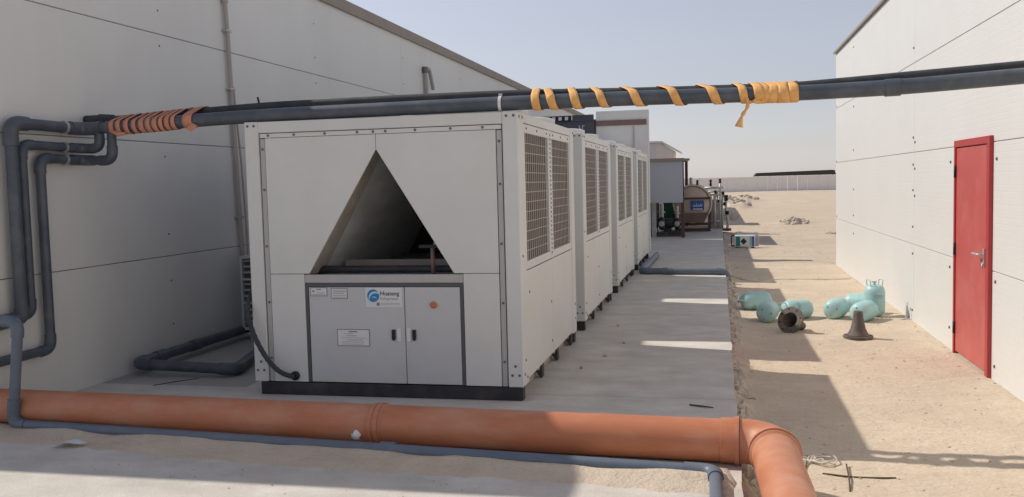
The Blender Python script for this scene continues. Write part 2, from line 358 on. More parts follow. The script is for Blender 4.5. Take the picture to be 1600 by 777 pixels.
# ------------------------------------------------------------------ left warehouse
wh = thing('warehouse', 'long pale grey panel-clad warehouse along the left side in shade', 'warehouse', (-5.29, 5.82, 0))
Y0w, Y1w = 5.82, 38.0; D = Y1w - Y0w
rows = [(-0.3, 1.02, (9.0, 19.5)), (1.027, 2.13, (14.0, 24.0)), (2.137, 3.18, (12.0, 22.0)), (3.187, 4.27, (9.39, 18.9))]
for z0, z1, js in rows:
    ed = [0, *js, D]
    for a, b in zip(ed[:-1], ed[1:]):
        B(-.10, 0, a + (.003 if a else 0), b - (.003 if b < D else 0), z0, z1).build('wall_panel', 'wall_grey', wh, bevel=.004)
B(-.13, -.012, .02, D-.02, -.3, 4.26).build('joint_backing', 'seal', wh)
B(-9, -.135, 0, .1, -.3, 4.25).build('end_wall', 'wall_grey', wh)
MB().prism([(-9.1, 4.29), (.02, 4.29), (.02, 4.33), (-9.1, 4.42)], 'y', -.02, D+.02).build('roof', 'roof', wh)
MB().prism([(.022, 4.20), (.05, 4.20), (.05, 4.36), (-.12, 4.375), (-.12, 4.345), (.022, 4.34)], 'y', -.02, D+.02).build('eave_trim', 'trim', wh)
q = MB()
mm = Matrix.Rotation(math.pi/2, 4, 'Y')
def disc(q, c, r, ax, t=.006, seg=8):
    mt = Matrix.Translation(c) @ {'x': Matrix.Rotation(math.pi/2, 4, 'Y'), '-x': Matrix.Rotation(-math.pi/2, 4, 'Y'), '-y': Matrix.Rotation(math.pi/2, 4, 'X'), 'z': Matrix.Identity(4)}[ax]
    q.lathe([(0, 0), (r, 0), (r, t*.6), (r*.6, t), (0, t)], seg, mt, False)
for y in (8.12, 11.7, 15.3, 18.9, 22.5, 26.1):
    for z in (.35, .78, 1.24, 2.0, 2.35, 3.07, 3.41, 3.86):
        disc(q, (0, y-5.82, z), .010, 'x')
q.build('screw', 'screw', wh, kind='stuff')

# vertical conduit, gooseneck on the wall
t = thing('conduit', 'beige vertical conduit running up the shaded warehouse wall behind the nearest unit', 'conduit', (-5.25, 9.47, .9))
P = [(0, 0, 0), (0, -.03, .45), (0, -.05, 1.09), (0, -.09, 1.87), (0, -.11, 2.42), (0, -.14, 2.83)]
MB().tube(P, .024, 10).build('run', 'conduit', t)
MB().tube([(.03, .06, 0), (.03, .05, .45), (.02, .02, 1.1), (.0, -.04, 1.9)], .011, 8).build('thin_run', 'conduit', t)
MB().tube([(0, -.14, 2.8), (0, -.155, 3.2)], [.034, .034], 12).build('sleeve', 'conduit', t)
MB().tube([(0, -.155, 3.0), (.01, -.16, 3.12)], .045, 12).build('collar', 'plum', t)
for z, y in ((1.87, -.09), (.45, -.03), (2.5, -.12)):
    B(-.04, .028, y-.05, y+.05, z-.012, z+.012).build('bracket', 'galv', t, bevel=.003)
t = thing('vent_pipe', 'short hooked vent pipe stub on the warehouse wall above the overhead pipes', 'vent pipe', (-5.24, 16.47, 2.9))
MB().tube(fillet([(0, 0, 0), (0, -.05, .5), (0, -.08, .88), (.02, .1, .92), (.03, .28, .55)], .1), .035, 10).build('run', 'conduit', t)
MB().tube([(.0, -.08, .82), (.0, -.085, .93)], .05, 10).build('cap', 'screw', t)
B(-.05, -.005, -.12, .08, .1, .16).build('bracket', 'conduit', t)

# ------------------------------------------------------------------ right white building
wb = thing('white_building', 'white embossed panel building on the right in full sun with a red door', 'building', (2.33, -3, -.17))
def wy(y): return y + 3
rows = [(-.15, .95), (.957, 2.075), (2.082, 3.155), (3.162, 4.26)]
for i, (z0, z1) in enumerate(rows):
    ed = [-3, 5.9, 12.07, 19.75]
    for a, b in zip(ed[:-1], ed[1:]):
        if i < 2 and a == 5.9:
            for (c, d) in ((5.9, 8.78), (9.98, 12.07)):
                B(0, .1, wy(c)+.002, wy(d)-.002, z0, z1).build('wall_panel', 'wall_white', wb, bevel=.003)
        else:
            B(0, .1, wy(a)+.002, wy(b)-.002, z0, z1).build('wall_panel', 'wall_white', wb, bevel=.003)
B(.012, .13, .01, wy(19.74), -.15, 4.25).build('joint_backing', 'strip', wb)
B(.135, 8, wy(19.65), wy(19.75), -.15, 4.25).build('far_wall', 'wall_white', wb)
B(.135, 8, 0, .1, -.15, 4.25).build('near_wall', 'wall_white', wb)
MB().prism([(-.03, 4.268), (8.1, 4.268), (8.1, 4.36), (-.03, 4.292)], 'y', -.1, wy(19.83)).build('roof', 'roof', wb)
B(-.045, -.032, -.1, wy(19.83), 4.258, 4.298).build('eave_trim', 'trim', wb)
B(-.012, -.002, 0, wy(19.75), -.15, -.10).build('base_trim', 'strip', wb)
q = MB()
for y, zs in ((12.12, (3.34, 2.26, 1.93, 1.62, 1.17, .84, .14)), (12.02, (2.2, 1.88, 1.55)), (17.23, (4.05, 3.02, 2.26, 1.57, 1.11, .79)), (10.25, (1.93, .85, .22)), (8.64, (1.93, .87, .13)), (19.6, (1.0, 2.1, 3.2))):
    for z in zs: disc(q, (0, wy(y), z), .015, '-x', .012)
q.build('screw', 'screw', wb, kind='stuff')
dr = B(-.022, -.002, wy(8.84), wy(9.93), .035, 2.06).build('door', 'red', wb, bevel=.004)
q = MB(); q.box(-.035, .03, wy(8.745), wy(8.832), .0, 2.135); q.box(-.035, .03, wy(9.938), wy(9.985), .0, 2.135); q.box(-.035, .03, wy(8.832), wy(9.938), 2.068, 2.135)
q.build('door_frame', 'reddark', wb, bevel=.004)
q = MB(); q.box(-.034, -.023, wy(8.885), wy(8.93), .98, 1.14); q.tube(fillet([(-.03, wy(8.91), 1.085), (-.08, wy(8.91), 1.085), (-.085, wy(9.06), 1.085)], .03), .011, 8); q.build('handle', 'galv', dr, bevel=0)
q = MB(); q.tube([(-.03, wy(8.905), 1.0), (-.045, wy(8.905), 1.0)], .012, 8); q.tube([(-.042, wy(8.905), 1.0), (-.045, wy(8.90), .96)], .006, 6); q.build('lock', 'galv', dr)
for z in (.27, 1.06, 1.83):
    q = MB(); q.tube([(-.036, wy(9.933), z-.06), (-.036, wy(9.933), z+.06)], .011, 8); q.build('hinge', 'dark', dr)
# wire hook at foot of wall
t = thing('wire_bracket', 'small bent white metal bracket at the foot of the white wall beside the standing cylinder', 'bracket', (2.3, 12.25, -.17))
MB().tube(fillet([(0, .05, 0), (0, .05, .16), (-.02, -.03, .19), (-.03, -.05, .02), (-.1, -.09, .01)], .03), .009, 8).build('loop', 'galv', t)
B(-.03, .02, -.06, .08, -.02, .012).build('foot', 'galv', t)

# ------------------------------------------------------------------ chillers
CW, CD, CH = 2.222, 2.69, 2.19
def screws(pts, ax, r=.009): 
    q = MB()
    for p in pts: disc(q, p, r, ax, .006, 6)
    return q
def make_chiller(label):
    t = thing('chiller', label, 'chiller', (-3.672, 6.732, 0), 0, 'cooling units in a row on the slab')
    # base
    B(.045, CW-.01, .012, .10, .004, .104).build('base_rail', 'base', t, bevel=.004)
    B(.045, CW-.01, CD-.10, CD-.012, .004, .104).build('base_rail', 'base', t, bevel=.004)
    for x0, x1 in ((.09, .17), (CW-.17, CW-.09)):
        B(x0, x1, .104, CD-.104, .004, .128).build('side_rail', 'base2', t)
    for sx in (0, 1):
        for y in (.86, 1.62, 2.42):
            x0 = .02 if sx == 0 else CW-.02; d = 1 if sx == 0 else -1
            q = MB(); q.prism([(x0, .130), (x0+d*.086, .130), (x0+d*.086, .10), (x0+d*.018, .004), (x0, .004)], 'y', y-.010, y+.010); q.box(min(x0, x0+d*.012), max(x0, x0+d*.012), y+.0105, y+.075, .004, .130)
            gs = q.build('foot_bracket', 'base', t)
            q = MB(); disc(q, (x0+d*.040, y-.010, .085), .020, '-y', .012); q.build('bolt', 'galv', gs)
    # corner posts (front pair, rear pair), L shaped
    def post(x0, x1, y0, y1):
        return B(x0, x1, y0, y1, .108, 2.188).build('corner_post', 'paint', t, bevel=.006)
    post(0, .118, 0, .215); post(CW-.118, CW, 0, .215); post(0, .118, CD-.215, CD); post(CW-.118, CW, CD-.215, CD)
    # top and bottom rails
    B(.119, CW-.119, .002, .09, 2.098, 2.186).build('top_rail', 'paint', t, bevel=.004)
    B(.119, CW-.119, CD-.09, CD-.002, 2.098, 2.186).build('top_rail', 'paint', t, bevel=.004)
    for x0, x1 in ((.002, .1), (CW-.1, CW-.002)): B(x0, x1, .216, CD-.216, 2.112, 2.186).build('top_rail', 'paint', t, bevel=.004)
    # dark gap behind front panels, screw strips
    B(.119, CW-.119, CD-.06, CD-.03, .108, 2.096).build('rear_panel', 'paint', t)
    q = MB(); q.box(.119, .17, .030, .06, .108, 2.096); q.box(CW-.17, CW-.119, .030, .06, .108, 2.096); q.box(.171, CW-.171, .030, .06, 2.062, 2.096); q.build('gasket_backing', 'darkstrip', t)
    for x0, x1 in ((.128, .166), (CW-.166, CW-.128)): B(x0, x1, .014, .029, .112, 2.052).build('screw_strip', 'strip', t)
    B(.128, CW-.128, .012, .029, 2.060, 2.092).build('screw_strip', 'paint', t)
    screws([(.147, .014, z) for z in (.3, .75, 1.2, 1.65, 1.97)] + [(CW-.147, .014, z) for z in (.3, .75, 1.2, 1.65, 1.97)] +
           [(x, .012, 2.077) for x in (.2, .42, .68, .95, 1.08, 1.18, 1.42, 1.7, 1.95)] +
           [(x, 0, 2.155) for x in (.03, .085, CW-.03, CW-.085)] + [(CW-.03, 0, .2), (CW-.085, 0, .2), (CW-.06, 0, .27), (.03, 0, .2), (.085, 0, .2), (.06, 0, .27)], '-y', .011).build('screw', 'screw', t, kind='stuff')
    # front panels round the triangular opening
    ax, az, bz, bl, br = 1.100, 1.940, .975, .505, 1.697
    yf, yb = .006, .026
    MB().prism([(.172, bz+.004), (bl, bz+.004), (ax-.002, az), (ax-.002, 2.056), (.172, 2.056)], 'y', yf, yb).build('upper_panel', 'paint', t, bevel=.002)
    MB().prism([(ax+.002, az), (br, bz+.004), (CW-.172, bz+.004), (CW-.172, 2.056), (ax+.002, 2.056)], 'y', yf, yb).build('upper_panel', 'paint', t, bevel=.002)
    B(.172, .462, yf, yb, .112, bz).build('lower_panel', 'paint', t, bevel=.002)
    B(1.770, CW-.172, yf, yb, .112, bz).build('lower_panel', 'paint', t, bevel=.002)
    B(.466, 1.766, yf+.002, yb, .906, bz-.004).build('sill_strip', 'strip', t, bevel=.002)
    # door frame and doors
    q = MB(); q.box(.466, .490, .008, .06, .112, .876); q.box(1.742, 1.766, .008, .06, .112, .876); q.box(.466, 1.766, .008, .06, .877, .903); q.build('door_frame', 'darkstrip', t)
    B(.49, 1.742, .05, .06, .112, .876).build('door_backing', 'seal', t)
    d1 = B(.494, 1.287, .010, .04, .114, .872).build('door', 'paint2', t, bevel=.003)
    d2 = B(1.293, 1.738, .010, .04, .114, .872).build('door', 'paint2', t, bevel=.003)
    for d, xb, xw in ((d1, 1.195, 1.238), (d2, 1.363, 1.318)):
        q = MB(); q.prism([(xb-.014, .54), (xb+.014, .54), (xb+.014, .465), (xb, .452), (xb-.014, .465)], 'y', -.006, .0098); q.build('handle', 'black', d, bevel=.002)
        B(xw-.017, xw+.017, .002, .0098, .447, .552).build('lock_plate', 'white', d, bevel=.002)
    # sloping inner coils seen through the opening
    y0, y1 = .09, CD-.12
    def sheet(xa, za, xb, zb, ya, yb_, th, nm, mm_, z2=None):
        MB().prism([(xa, za), (xb, zb), (xb+th, zb), (xa+th, za)], 'y', ya, yb_).build(nm, mm_, t)
    sheet(.46, .96, ax-.04, 2.02, y0, .40, -.03, 'coil_end_plate', 'liner_edge')
    sheet(br+.05, .96, ax+.04, 2.02, y0, .40, .03, 'coil_end_plate', 'liner_edge')
    sheet(.45, .94, ax-.05, 2.02, .402, y1, -.04, 'sloping_coil', 'liner')
    sheet(br+.06, .94, ax+.05, 2.02, .402, y1, .04, 'sloping_coil', 'liner')
    B(.3, 1.92, .064, y1, .915, .935).build('inner_floor', 'inner', t)
    B(.3, 1.92, y1+.002, y1+.02, .94, 2.05).build('inner_back', 'dark', t)
    MB().tube([(.45, .3, .985), (1.75, .3, .985)], .03, 10).build('inner_pipe', 'machine', t)
    MB().tube([(1.47, .20, .937), (1.47, .20, 1.16)], .018, 8).build('copper_pipe', 'copper', t)
    B(1.36, 1.60, .19, .25, 1.161, 1.185).build('inner_bracket', 'dark', t)
    B(.52, 1.70, .7, .74, .937, 1.03).build('inner_beam', 'base2', t)
    MB().prism([(1.28, 1.14), (1.56, 1.14), (1.47, 1.33), (1.36, 1.33)], 'y', .8, .83).build('gap_light_plate', 'paint2', t)  # pale plate standing in for light through a gap inside
    # sides
    for sx in (0, 1):
        def sb(a, b, y0_, y1_, z0, z1):   # a,b = depth inward from the side face
            return B(a, b, y0_, y1_, z0, z1) if sx == 0 else B(CW-b, CW-a, y0_, y1_, z0, z1)
        sd_ = '-x' if sx == 0 else 'x'; xf = 0 if sx == 0 else CW
        ya, ym0, ym1, yz = .217, 1.315, 1.40, CD-.217
        for (p, q_) in ((ya, 1.355), (1.362, yz)):
            sb(.006, .03, p+.003, q_-.003, .132, .972).build('side_panel', 'paint', t, bevel=.003)
        sb(.045, .06, ya, yz, .132, 2.11).build('inner_panel', 'darkstrip', t)
        dv = sb(.003, .035, ym0, ym1, .978, 2.11).build('divider', 'paint', t, bevel=.003)
        q = MB(); k = 0; z = 1.02
        while z < 2.08:
            a, b = (-.0015, .004)
            q.v += []; bx = sb(a+.003, b, ym0+.028, ym1-.028, z, z+.021); q.add(bx.v, bx.f); z += .040
        q.build('slot', 'inkblack', dv, kind='stuff')
        for (p, q_) in ((ya, ym0), (ym1, yz)):
            gf = MB(); z0, z1, wd = .982, 2.106, .055
            for bb in (sb(.006, .03, p+.002, q_-.002, z0, 1.045), sb(.006, .03, p+.002, q_-.002, 2.04, z1), sb(.006, .03, p+.002, p+wd, 1.046, 2.039), sb(.006, .03, q_-wd, q_-.002, 1.046, 2.039)): gf.add(bb.v, bb.f)
            fr = gf.build('grille_frame', 'paint', t)
            q = MB(); ny = 12; nz = 13
            xw = .014 if sx == 0 else CW-.014
            for i in range(1, ny):
                y = p+wd + (q_-p-2*wd)*i/ny; q.tube([(xw, y, 1.046), (xw, y, 2.039)], .0022, 4, False)
            for i in range(1, nz):
                z = 1.046 + .993*i/nz; q.tube([(xw+.004*(1 if sx == 0 else -1), p+wd, z), (xw+.004*(1 if sx == 0 else -1), q_-wd, z)], .0034, 4, False)
            q.build('wire_mesh', 'wire', fr)
            q = MB(); nf = 40
            for i in range(nf):
                y = p+wd + (q_-p-2*wd)*(i+.5)/nf; bb = sb(.0325, .0445, y-.006, y+.006, 1.04, 2.045); q.add(bb.v, bb.f)
            q.build('coil_fins', 'coil', fr)
            screws([(xf+(.006 if sx == 0 else -.006), y, 2.075) for y in (p+.12, (p+q_)/2, q_-.12)], sd_, .010).build('screw', 'screw', fr, kind='stuff')
        screws([(xf, y, z) for y in (.05, .16, CD-.05) for z in (2.15,)] + [(xf, .05, .2), (xf, .15, .16), (xf, .1, .3), (xf, .08, 1.1), (xf, CD-.08, .25), (xf, CD-.08, .4)] + [(xf+(.006 if sx == 0 else -.006), .32, .8), (xf+(.006 if sx == 0 else -.006), 1.28, .6), (xf+(.006 if sx == 0 else -.006), 1.28, .25)], sd_, .011).build('screw', 'screw', t, kind='stuff')
    # top deck with four fan cowls
    B(.1, CW-.1, .1, CD-.1, 2.14, 2.176).build('top_deck', 'paint', t)
    for cx in (.60, CW-.60):
        for cy in (.70, CD-.70):
            q = MB(); mt = Matrix.Translation((cx, cy, 2.177))
            q.lathe([(.53, 0), (.53, .075), (.50, .085), (.48, .085), (.47, .005), (.53, 0)], 28, mt)
            cw = q.build('fan_cowl', 'paint', t)
            q = MB()
            for r in (.12, .24, .36, .46): q.tube([(cx+r*math.cos(a), cy+r*math.sin(a), 2.258) for a in [2*math.pi*k/24 for k in range(25)]], .004, 4, False)
            for k in range(8):
                a = math.pi*k/4; q.tube([(cx+.08*math.cos(a), cy+.08*math.sin(a), 2.262), (cx+.49*math.cos(a), cy+.49*math.sin(a), 2.262)], .004, 4, False)
            q.build('fan_guard', 'wire', cw)
            q = MB(); disc(q, (cx, cy, 2.18), .09, 'z', .05, 12)
            for k in range(5):
                a = 2*math.pi*k/5; c, s = math.cos(a), math.sin(a)
                def pp(r, w_, z): return (cx+r*c-w_*s, cy+r*s+w_*c, z)
                q.add([pp(.08, -.05, 2.19), pp(.44, -.11, 2.19), pp(.44, .1, 2.225), pp(.08, .05, 2.215), pp(.08, -.05, 2.195), pp(.44, -.11, 2.195), pp(.44, .1, 2.23), pp(.08, .05, 2.22)], [(0,1,2,3),(7,6,5,4),(0,4,5,1),(1,5,6,2),(2,6,7,3),(3,7,4,0)])
            q.build('fan_blades', 'dark', cw)
    return t
ch = make_chiller('nearest cooling unit, triangular opening above two grey doors')
NAMES = ['second cooling unit in the row, just behind the nearest one',
         'third cooling unit in the row, between the second and the farthest',
         'farthest cooling unit, by the grey drain pipe crossing the slab']
for y, lb in zip((10.06, 13.50, 16.98), NAMES):
    c = copy_tree(ch); c.location = (-3.672, y, 0); c['label'] = lb
# the nearest unit's own stickers, button and lettering
def text_mesh(body, size, name, m, parent, loc, bold=0.0, sx=1.0):
    cu = bpy.data.curves.new(name, 'FONT'); cu.body = body; cu.size = size; cu.extrude = .0004; cu.offset = bold; cu.resolution_u = 3
    o = bpy.data.objects.new(name, cu); COL.objects.link(o)
    me = bpy.data.meshes.new_from_object(o.evaluated_get(bpy.context.evaluated_depsgraph_get()))
    bpy.data.objects.remove(o); bpy.data.curves.remove(cu)
    me.materials.clear(); me.materials.append(M[m]); me.name = name
    r = bpy.data.objects.new(name, me); COL.objects.link(r); r.parent = parent; r.location = loc; r.rotation_euler = (math.pi/2, 0, 0); r.scale = (sx, 1, 1)
    return r
doors = [c for c in ch.children if c.name.startswith('door') and 'frame' not in c.name and 'backing' not in c.name]
d1, d2 = doors[0], doors[1]
def sticker(x0, x1, z0, z1, lines, border='ink', name='sticker'):
    s = B(x0, x1, .0062, .0098, z0, z1).build(name, border, d1)
    p = B(x0+.006, x1-.006, .0052, .0061, z0+.006, z1-.006); p.f and p.build('sticker_face', 'white', s)
    q = MB(); n = len(lines)
    for i, (a, b, w_) in enumerate(lines):
        z = z1 - (z1-z0)*(i+1.2)/(n+1.2); q.box(x0+(x1-x0)*a, x0+(x1-x0)*b, .0046, .0051, z-w_, z+w_)
    q.build('print_lines', 'ink', s); return s
def at(z, x): return z
sticker(.510, .652, .800, .870, [(.35, .65, .004), (.12, .24, .008), (.35, .85, .002), (.1, .9, .002)])
sticker(.684, .822, .780, .866, [(.1, .9, .002), (.1, .9, .003), (.1, .8, .002), (.1, .9, .002), (.1, .9, .002)])
sticker(.723, .995, .405, .540, [(.36, .62, .005), (.2, .5, .0015), (.3, .6, .002), (.15, .9, .0015), (.3, .8, .002), (.15, .85, .0015), (.15, .8, .0015)])
lg = B(.972, 1.272, .0070, .0098, .715, .868).build('logo_plate', 'white', d1, bevel=.001)
q = MB(); disc(q, (1.036, .0070, .805), .050, '-y', .0012, 28); lgd = q.build('logo_disc', 'blue', lg)
def arc(q, cx, cz, r0, r1, a0, a1, y, n=12, taper=True):
    pts = []
    for k in range(n+1):
        a = a0+(a1-a0)*k/n; pts.append((cx+r1*math.cos(a), cz+r1*math.sin(a)))
    for k in range(n, -1, -1):
        a = a0+(a1-a0)*k/n; f = 4*(k/n)*(1-k/n) if taper else 1; rr_ = r1-(r1-r0)*f; pts.append((cx+rr_*math.cos(a), cz+rr_*math.sin(a)))
    # strip of quads
    m_ = n+1
    vs = [(p[0], y, p[1]) for p in pts]; fs = []
    for k in range(n): fs.append((k, k+1, 2*m_-2-k, 2*m_-1-k))
    q.add(vs, fs)
q = MB(); arc(q, 1.050, .788, .034, .052, math.radians(20), math.radians(205), .0054); arc(q, 1.043, .775, .016, .024, math.radians(15), math.radians(150), .0054); q.build('logo_wave', 'paleblue', lg)
text_mesh('Huateng', .046, 'logo_lettering', 'inkblack', lg, (1.093, .0066, .808), .0007, 1.0)
text_mesh('Refrigeration', .030, 'logo_lettering', 'ink', lg, (1.093, .0066, .772), 0, .93)
q = MB(); q.box(1.062, 1.088, .0058, .0069, .727, .752); q.build('logo_mark', 'ink', lg)
q = MB(); q.box(1.098, 1.255, .0063, .0069, .745, .748); q.box(1.098, 1.255, .0063, .0069, .733, .736); q.build('print_lines', 'ink', lg)
q = MB(); disc(q, (1.527, .0098, .735), .030, '-y', .006, 20); er = q.build('stop_button', 'yellow', d2)
q = MB(); disc(q, (1.527, .004, .735), .024, '-y', .024, 16); q.build('button_head', 'redbtn', er)
# black conduit entering the front of the nearest unit
t = thing('flexible_conduit', 'black flexible conduit curving down into the lower left corner of the nearest unit', 'cable', (-3.72, 6.86, .9))
P = [(0, .1, .05), (.0, 0, -.05), (.03, -.17, -.19), (.09, -.2, -.39), (.19, -.2, -.58), (.29, -.19, -.69), (.37, -.16, -.735), (.40, -.115, -.74)]
C = [Vector(p) for p in P]
def spline(C, n=8):
    out = []
    for i in range(len(C)-1):
        a, b, c, d = C[max(i-1, 0)], C[i], C[i+1], C[min(i+2, len(C)-1)]
        for k in range(n):
            s = k/n; out.append(.5*((2*b)+(c-a)*s+(2*a-5*b+4*c-d)*s*s+(-a+3*b-3*c+d)*s**3))
    return out + [C[-1]]
sp = spline(C); MB().tube(sp, [.021 if i % 2 else .018 for i in range(len(sp))], 10, smooth=False).build('hose', 'foam', t)
q = MB(); disc(q, (.402, -.123, -.74), .038, '-y', .025, 12); q.build('gland', 'black', t)

# ------------------------------------------------------------------ overhead pipes
def zb(x): return line(x, [(-5.3, 2.195), (-4.7, 2.20), (-4.1, 2.228), (-3.4, 2.243), (-1.5, 2.251), (-.5, 2.248), (.52, 2.232), (1.2, 2.242), (2.4, 2.30)])
def za(x): return line(x, [(-5.4, 2.285), (-4.9, 2.265), (-4.27, 2.30), (-3.6, 2.325), (-2.3, 2.332), (-1.5, 2.328), (-.5, 2.30), (.5, 2.285), (1.3, 2.325), (2.4, 2.38)])
YB, YA, RB, RA = 6.80, 6.98, .054, .040
def smooth_path(f, x0, x1, y, n=44): return [Vector((x0+(x1-x0)*i/n, y, (f(x0+(x1-x0)*i/n-.15)+f(x0+(x1-x0)*i/n)+f(x0+(x1-x0)*i/n+.15))/3)) for i in range(n+1)]
t = thing('overhead_pipe', 'thick dark grey overhead pipe resting on the nearest unit, running up to the white wall', 'pipe', (-5.2, YB, 2.2))
O = Vector((-5.2, YB, 2.2))
run = [Vector((-5.2, 6.0, .70)), ] 
path = fillet([(-5.2, 6.0, .72), (-5.2, 6.0, 2.205), (-5.2, 6.8, 2.195), (-5.0, 6.8, 2.197)], .09) + smooth_path(zb, -4.9, 2.33, YB)
MB().tube([p-O for p in path], .045, 16).build('run', 'pvc', t)
MB().tube([p-O for p in smooth_path(zb, -4.95, 2.328, YB)], RB, 18).build('outer_run', 'pvc', t)
for pts in ([(-5.2, 6.0, 2.03), (-5.2, 6.0, 2.205), (-5.2, 6.17, 2.203)], [(-5.2, 6.66, 2.197), (-5.2, 6.8, 2.195), (-5.0, 6.8, 2.197)]):
    e = bend(pts, 1, .10); e = [Vector(pts[0])] + e + [Vector(pts[2])]
    MB().tube([p-O for p in e], .056, 16).build('elbow', 'pvc', t)
for x in (-4.6, 1.12):
    MB().tube([Vector((x, YB, zb(x)))-O, Vector((x+.10, YB, zb(x+.1)))-O], RB+.006, 18).build('coupling', 'pvc', t)
MB().tube([Vector((-5.2, 6.58, 2.198))-O, Vector((-5.2, 6.60, 2.198))-O], .054, 14).build('clamp', 'galv', t)
q = MB(); q.box(-5.285+5.2, -5.2+5.2-.03, 6.575-YB, 6.605-YB, -.012, .012); q.build('clamp_stem', 'galv', t)
# bottom of that riser turns away to the left past the corner of the wall
e = [(-5.2, 6.0, .80), (-5.2, 6.0, .72), (-5.2, 5.6, .70)]
MB().tube([Vector(p)-O for p in fillet(e, .07)], .050, 14).build('elbow', 'pvc', t)
t = thing('thin_overhead_pipe', 'thinner black lagged pipe lying behind the thick overhead pipe', 'pipe', (-5.2, YA, 2.285)); O = Vector((-5.2, YA, 2.285))
path = smooth_path(za, -5.16, 2.328, YA)
MB().tube([p-O for p in path], RA, 16).build('run', 'foam', t)
e = fillet([(-4.95, YA, 2.268), (-5.17, YA, 2.285), (-5.27, YA+.02, 2.285)], .04)
MB().tube([Vector((-5.02, YA, 2.272))-O, Vector((-5.15, YA, 2.282))-O], RA+.009, 14).build('elbow', 'foam', t)
MB().tube([Vector((-5.15, YA, 2.282))-O, Vector((-5.285, YA, 2.282))-O], RA+.001, 14).build('wall_end', 'foam', t)
MB().tube([Vector((-3.66, YA, za(-3.66)+.03))-O, Vector((-3.672, YA, za(-3.66)+.085))-O], .008, 6).build('stud', 'black', t)
q = MB()
x = -1.60; MB().tube([Vector((x, YB, zb(x)))-Vector((x, YB, zb(x))), Vector((.024, 0, 0))], RB+.004, 18)
t = thing('pipe_clamp', 'white ring clamp round the thick overhead pipe near the right corner of the unit', 'clamp', (x, YB, zb(x)))
MB().tube([(0, 0, 0), (.022, 0, 0)], RB+.005, 20).build('band', 'white', t)
B(-.002, .024, -.012, .012, RB+.003, RB+.022).build('screw_lug', 'galv', t)

# two further wall pipes that rise into the overhead pipe
def wall_pipe(y, ztop, xr, zbot, r, label, yend):
    P = [(-5.215, yend, zbot), (-5.215, y, zbot), (-5.215, y, ztop), (-5.215, 6.8, ztop-.01), (xr, 6.8, ztop-.02), (xr, 6.8, 2.165)]
    t = pvc_pipe('wall_pipe', P, r, 'pvc', label, group='grey pipes stepped down the warehouse wall')
    O = Vector(P[0])
    MB().tube([Vector((-5.215, 6.585, ztop-.008))-O, Vector((-5.215, 6.605, ztop-.008))-O], r+.010, 14).build('clamp', 'galv', t)
    B(-.07, -.03, 6.58-yend, 6.61-yend, ztop-zbot-.02, ztop-zbot+.004).build('clamp_stem', 'galv', t)
wall_pipe(6.12, 2.045, -5.03, .735, .036, 'middle grey wall pipe, its run stepped just under the topmost one', 5.7)
wall_pipe(6.31, 1.945, -4.915, .425, .038, 'lowest grey wall pipe of the three, its elbow ending nearest the floor', 5.6)

# straps wound round the overhead pipes
def hull(x):
    c1 = (YB, zb(x), RB+.006); c2 = (YA, za(x), RA+.006); pts = []
    for k in range(64):
        a = 2*math.pi*k/64
        pts.append(max(((c[0]+c[2]*math.cos(a), c[1]+c[2]*math.sin(a)) for c in (c1, c2)), key=lambda p: p[0]*math.cos(a)+p[1]*math.sin(a)))
    return pts
def hull_at(x, s):      # s = turns; 0 = top, going down the camera side
    pts = hull(x); L = [0]
    n = len(pts)
    i0 = max(range(n), key=lambda i: pts[i][1]); pts = pts[i0:] + pts[:i0]     # angle grows towards -Y? (cos<0 side)
    P = pts + [pts[0]]
    for a, b in zip(P[:-1], P[1:]): L.append(L[-1] + math.hypot(a[0]-b[0], a[1]-b[1]))
    d = (s % 1)*L[-1]
    for i in range(n):
        if L[i+1] >= d:
            u = (d-L[i])/max(1e-9, L[i+1]-L[i]); return (P[i][0]+(P[i+1][0]-P[i][0])*u, P[i][1]+(P[i+1][1]-P[i][1])*u)
    return P[-1]
def strap(name, tops, width, m, label, amp=.006):
    t = thing(name, label, 'strap', (tops[0], YB, zb(tops[0]))); O = Vector(t.location); q = MB(); vs = []; n = 28
    rows_ = []
    for k in range(len(tops)-1):
        for i in range(n):
            s = i/n; x = tops[k]+(tops[k+1]-tops[k])*s; rows_.append((x, s, k))
    rows_.append((tops[-1], 0, len(tops)-1))
    for (x, s, k) in rows_:
        lift = .0015*(k % 3) + .004*noise.noise((x*9, s*3, k)); wd = width*(1+.18*noise.noise((k*3.1, s*2, 1)))
        for j in (-.5, -.17, .17, .5):
            xx = x + j*wd; y, z = hull_at(xx, s); cy, cz = (YB+YA)/2, (zb(xx)+za(xx))/2
            v = Vector((0, y-cy, z-cz)); 
            if v.length > 0: v = v.normalized()*(lift + .0015*(1-abs(j)*2))
            vs.append(Vector((xx, y+v.y, z+v.z))-O)
    m_ = len(rows_)
    q.add(vs, [(i*4+j, i*4+j+1, (i+1)*4+j+1, (i+1)*4+j) for i in range(m_-1) for j in range(3)], True)
    o = q.build('band', m, t); md = o.modifiers.new('thick', 'SOLIDIFY'); md.thickness = .0022; md.offset = 1
    return t
sr = strap('orange_strap', [-1.345, -1.265, -1.085, -.915, -.685, -.41, -.125, .13, .25, .335, .285, .40, .345, .46, .415, .51, .53], .062, 'strap', 'bright orange strap wound in open turns round the overhead pipes in the sun')
O = Vector(sr.location)
C = [Vector((.20, YB-.05, zb(.2)-.03)), Vector((.205, YB-.066, 2.15)), Vector((.17, YB-.065, 2.09)), Vector((.155, YB-.065, 2.05)), Vector((.145, YB-.06, 2.01))]
sp = [p-O for p in spline(C, 6)]; q = MB(); q.tube(sp, [.012+.003*math.sin(i*1.3) if i < 16 else .011+.0022*(i-15) for i in range(len(sp))], 7, smooth=False); q.build('loose_end', 'strap', sr)
q = MB(); kk = Vector((.235, YB-.045, zb(.23)-.055))-O
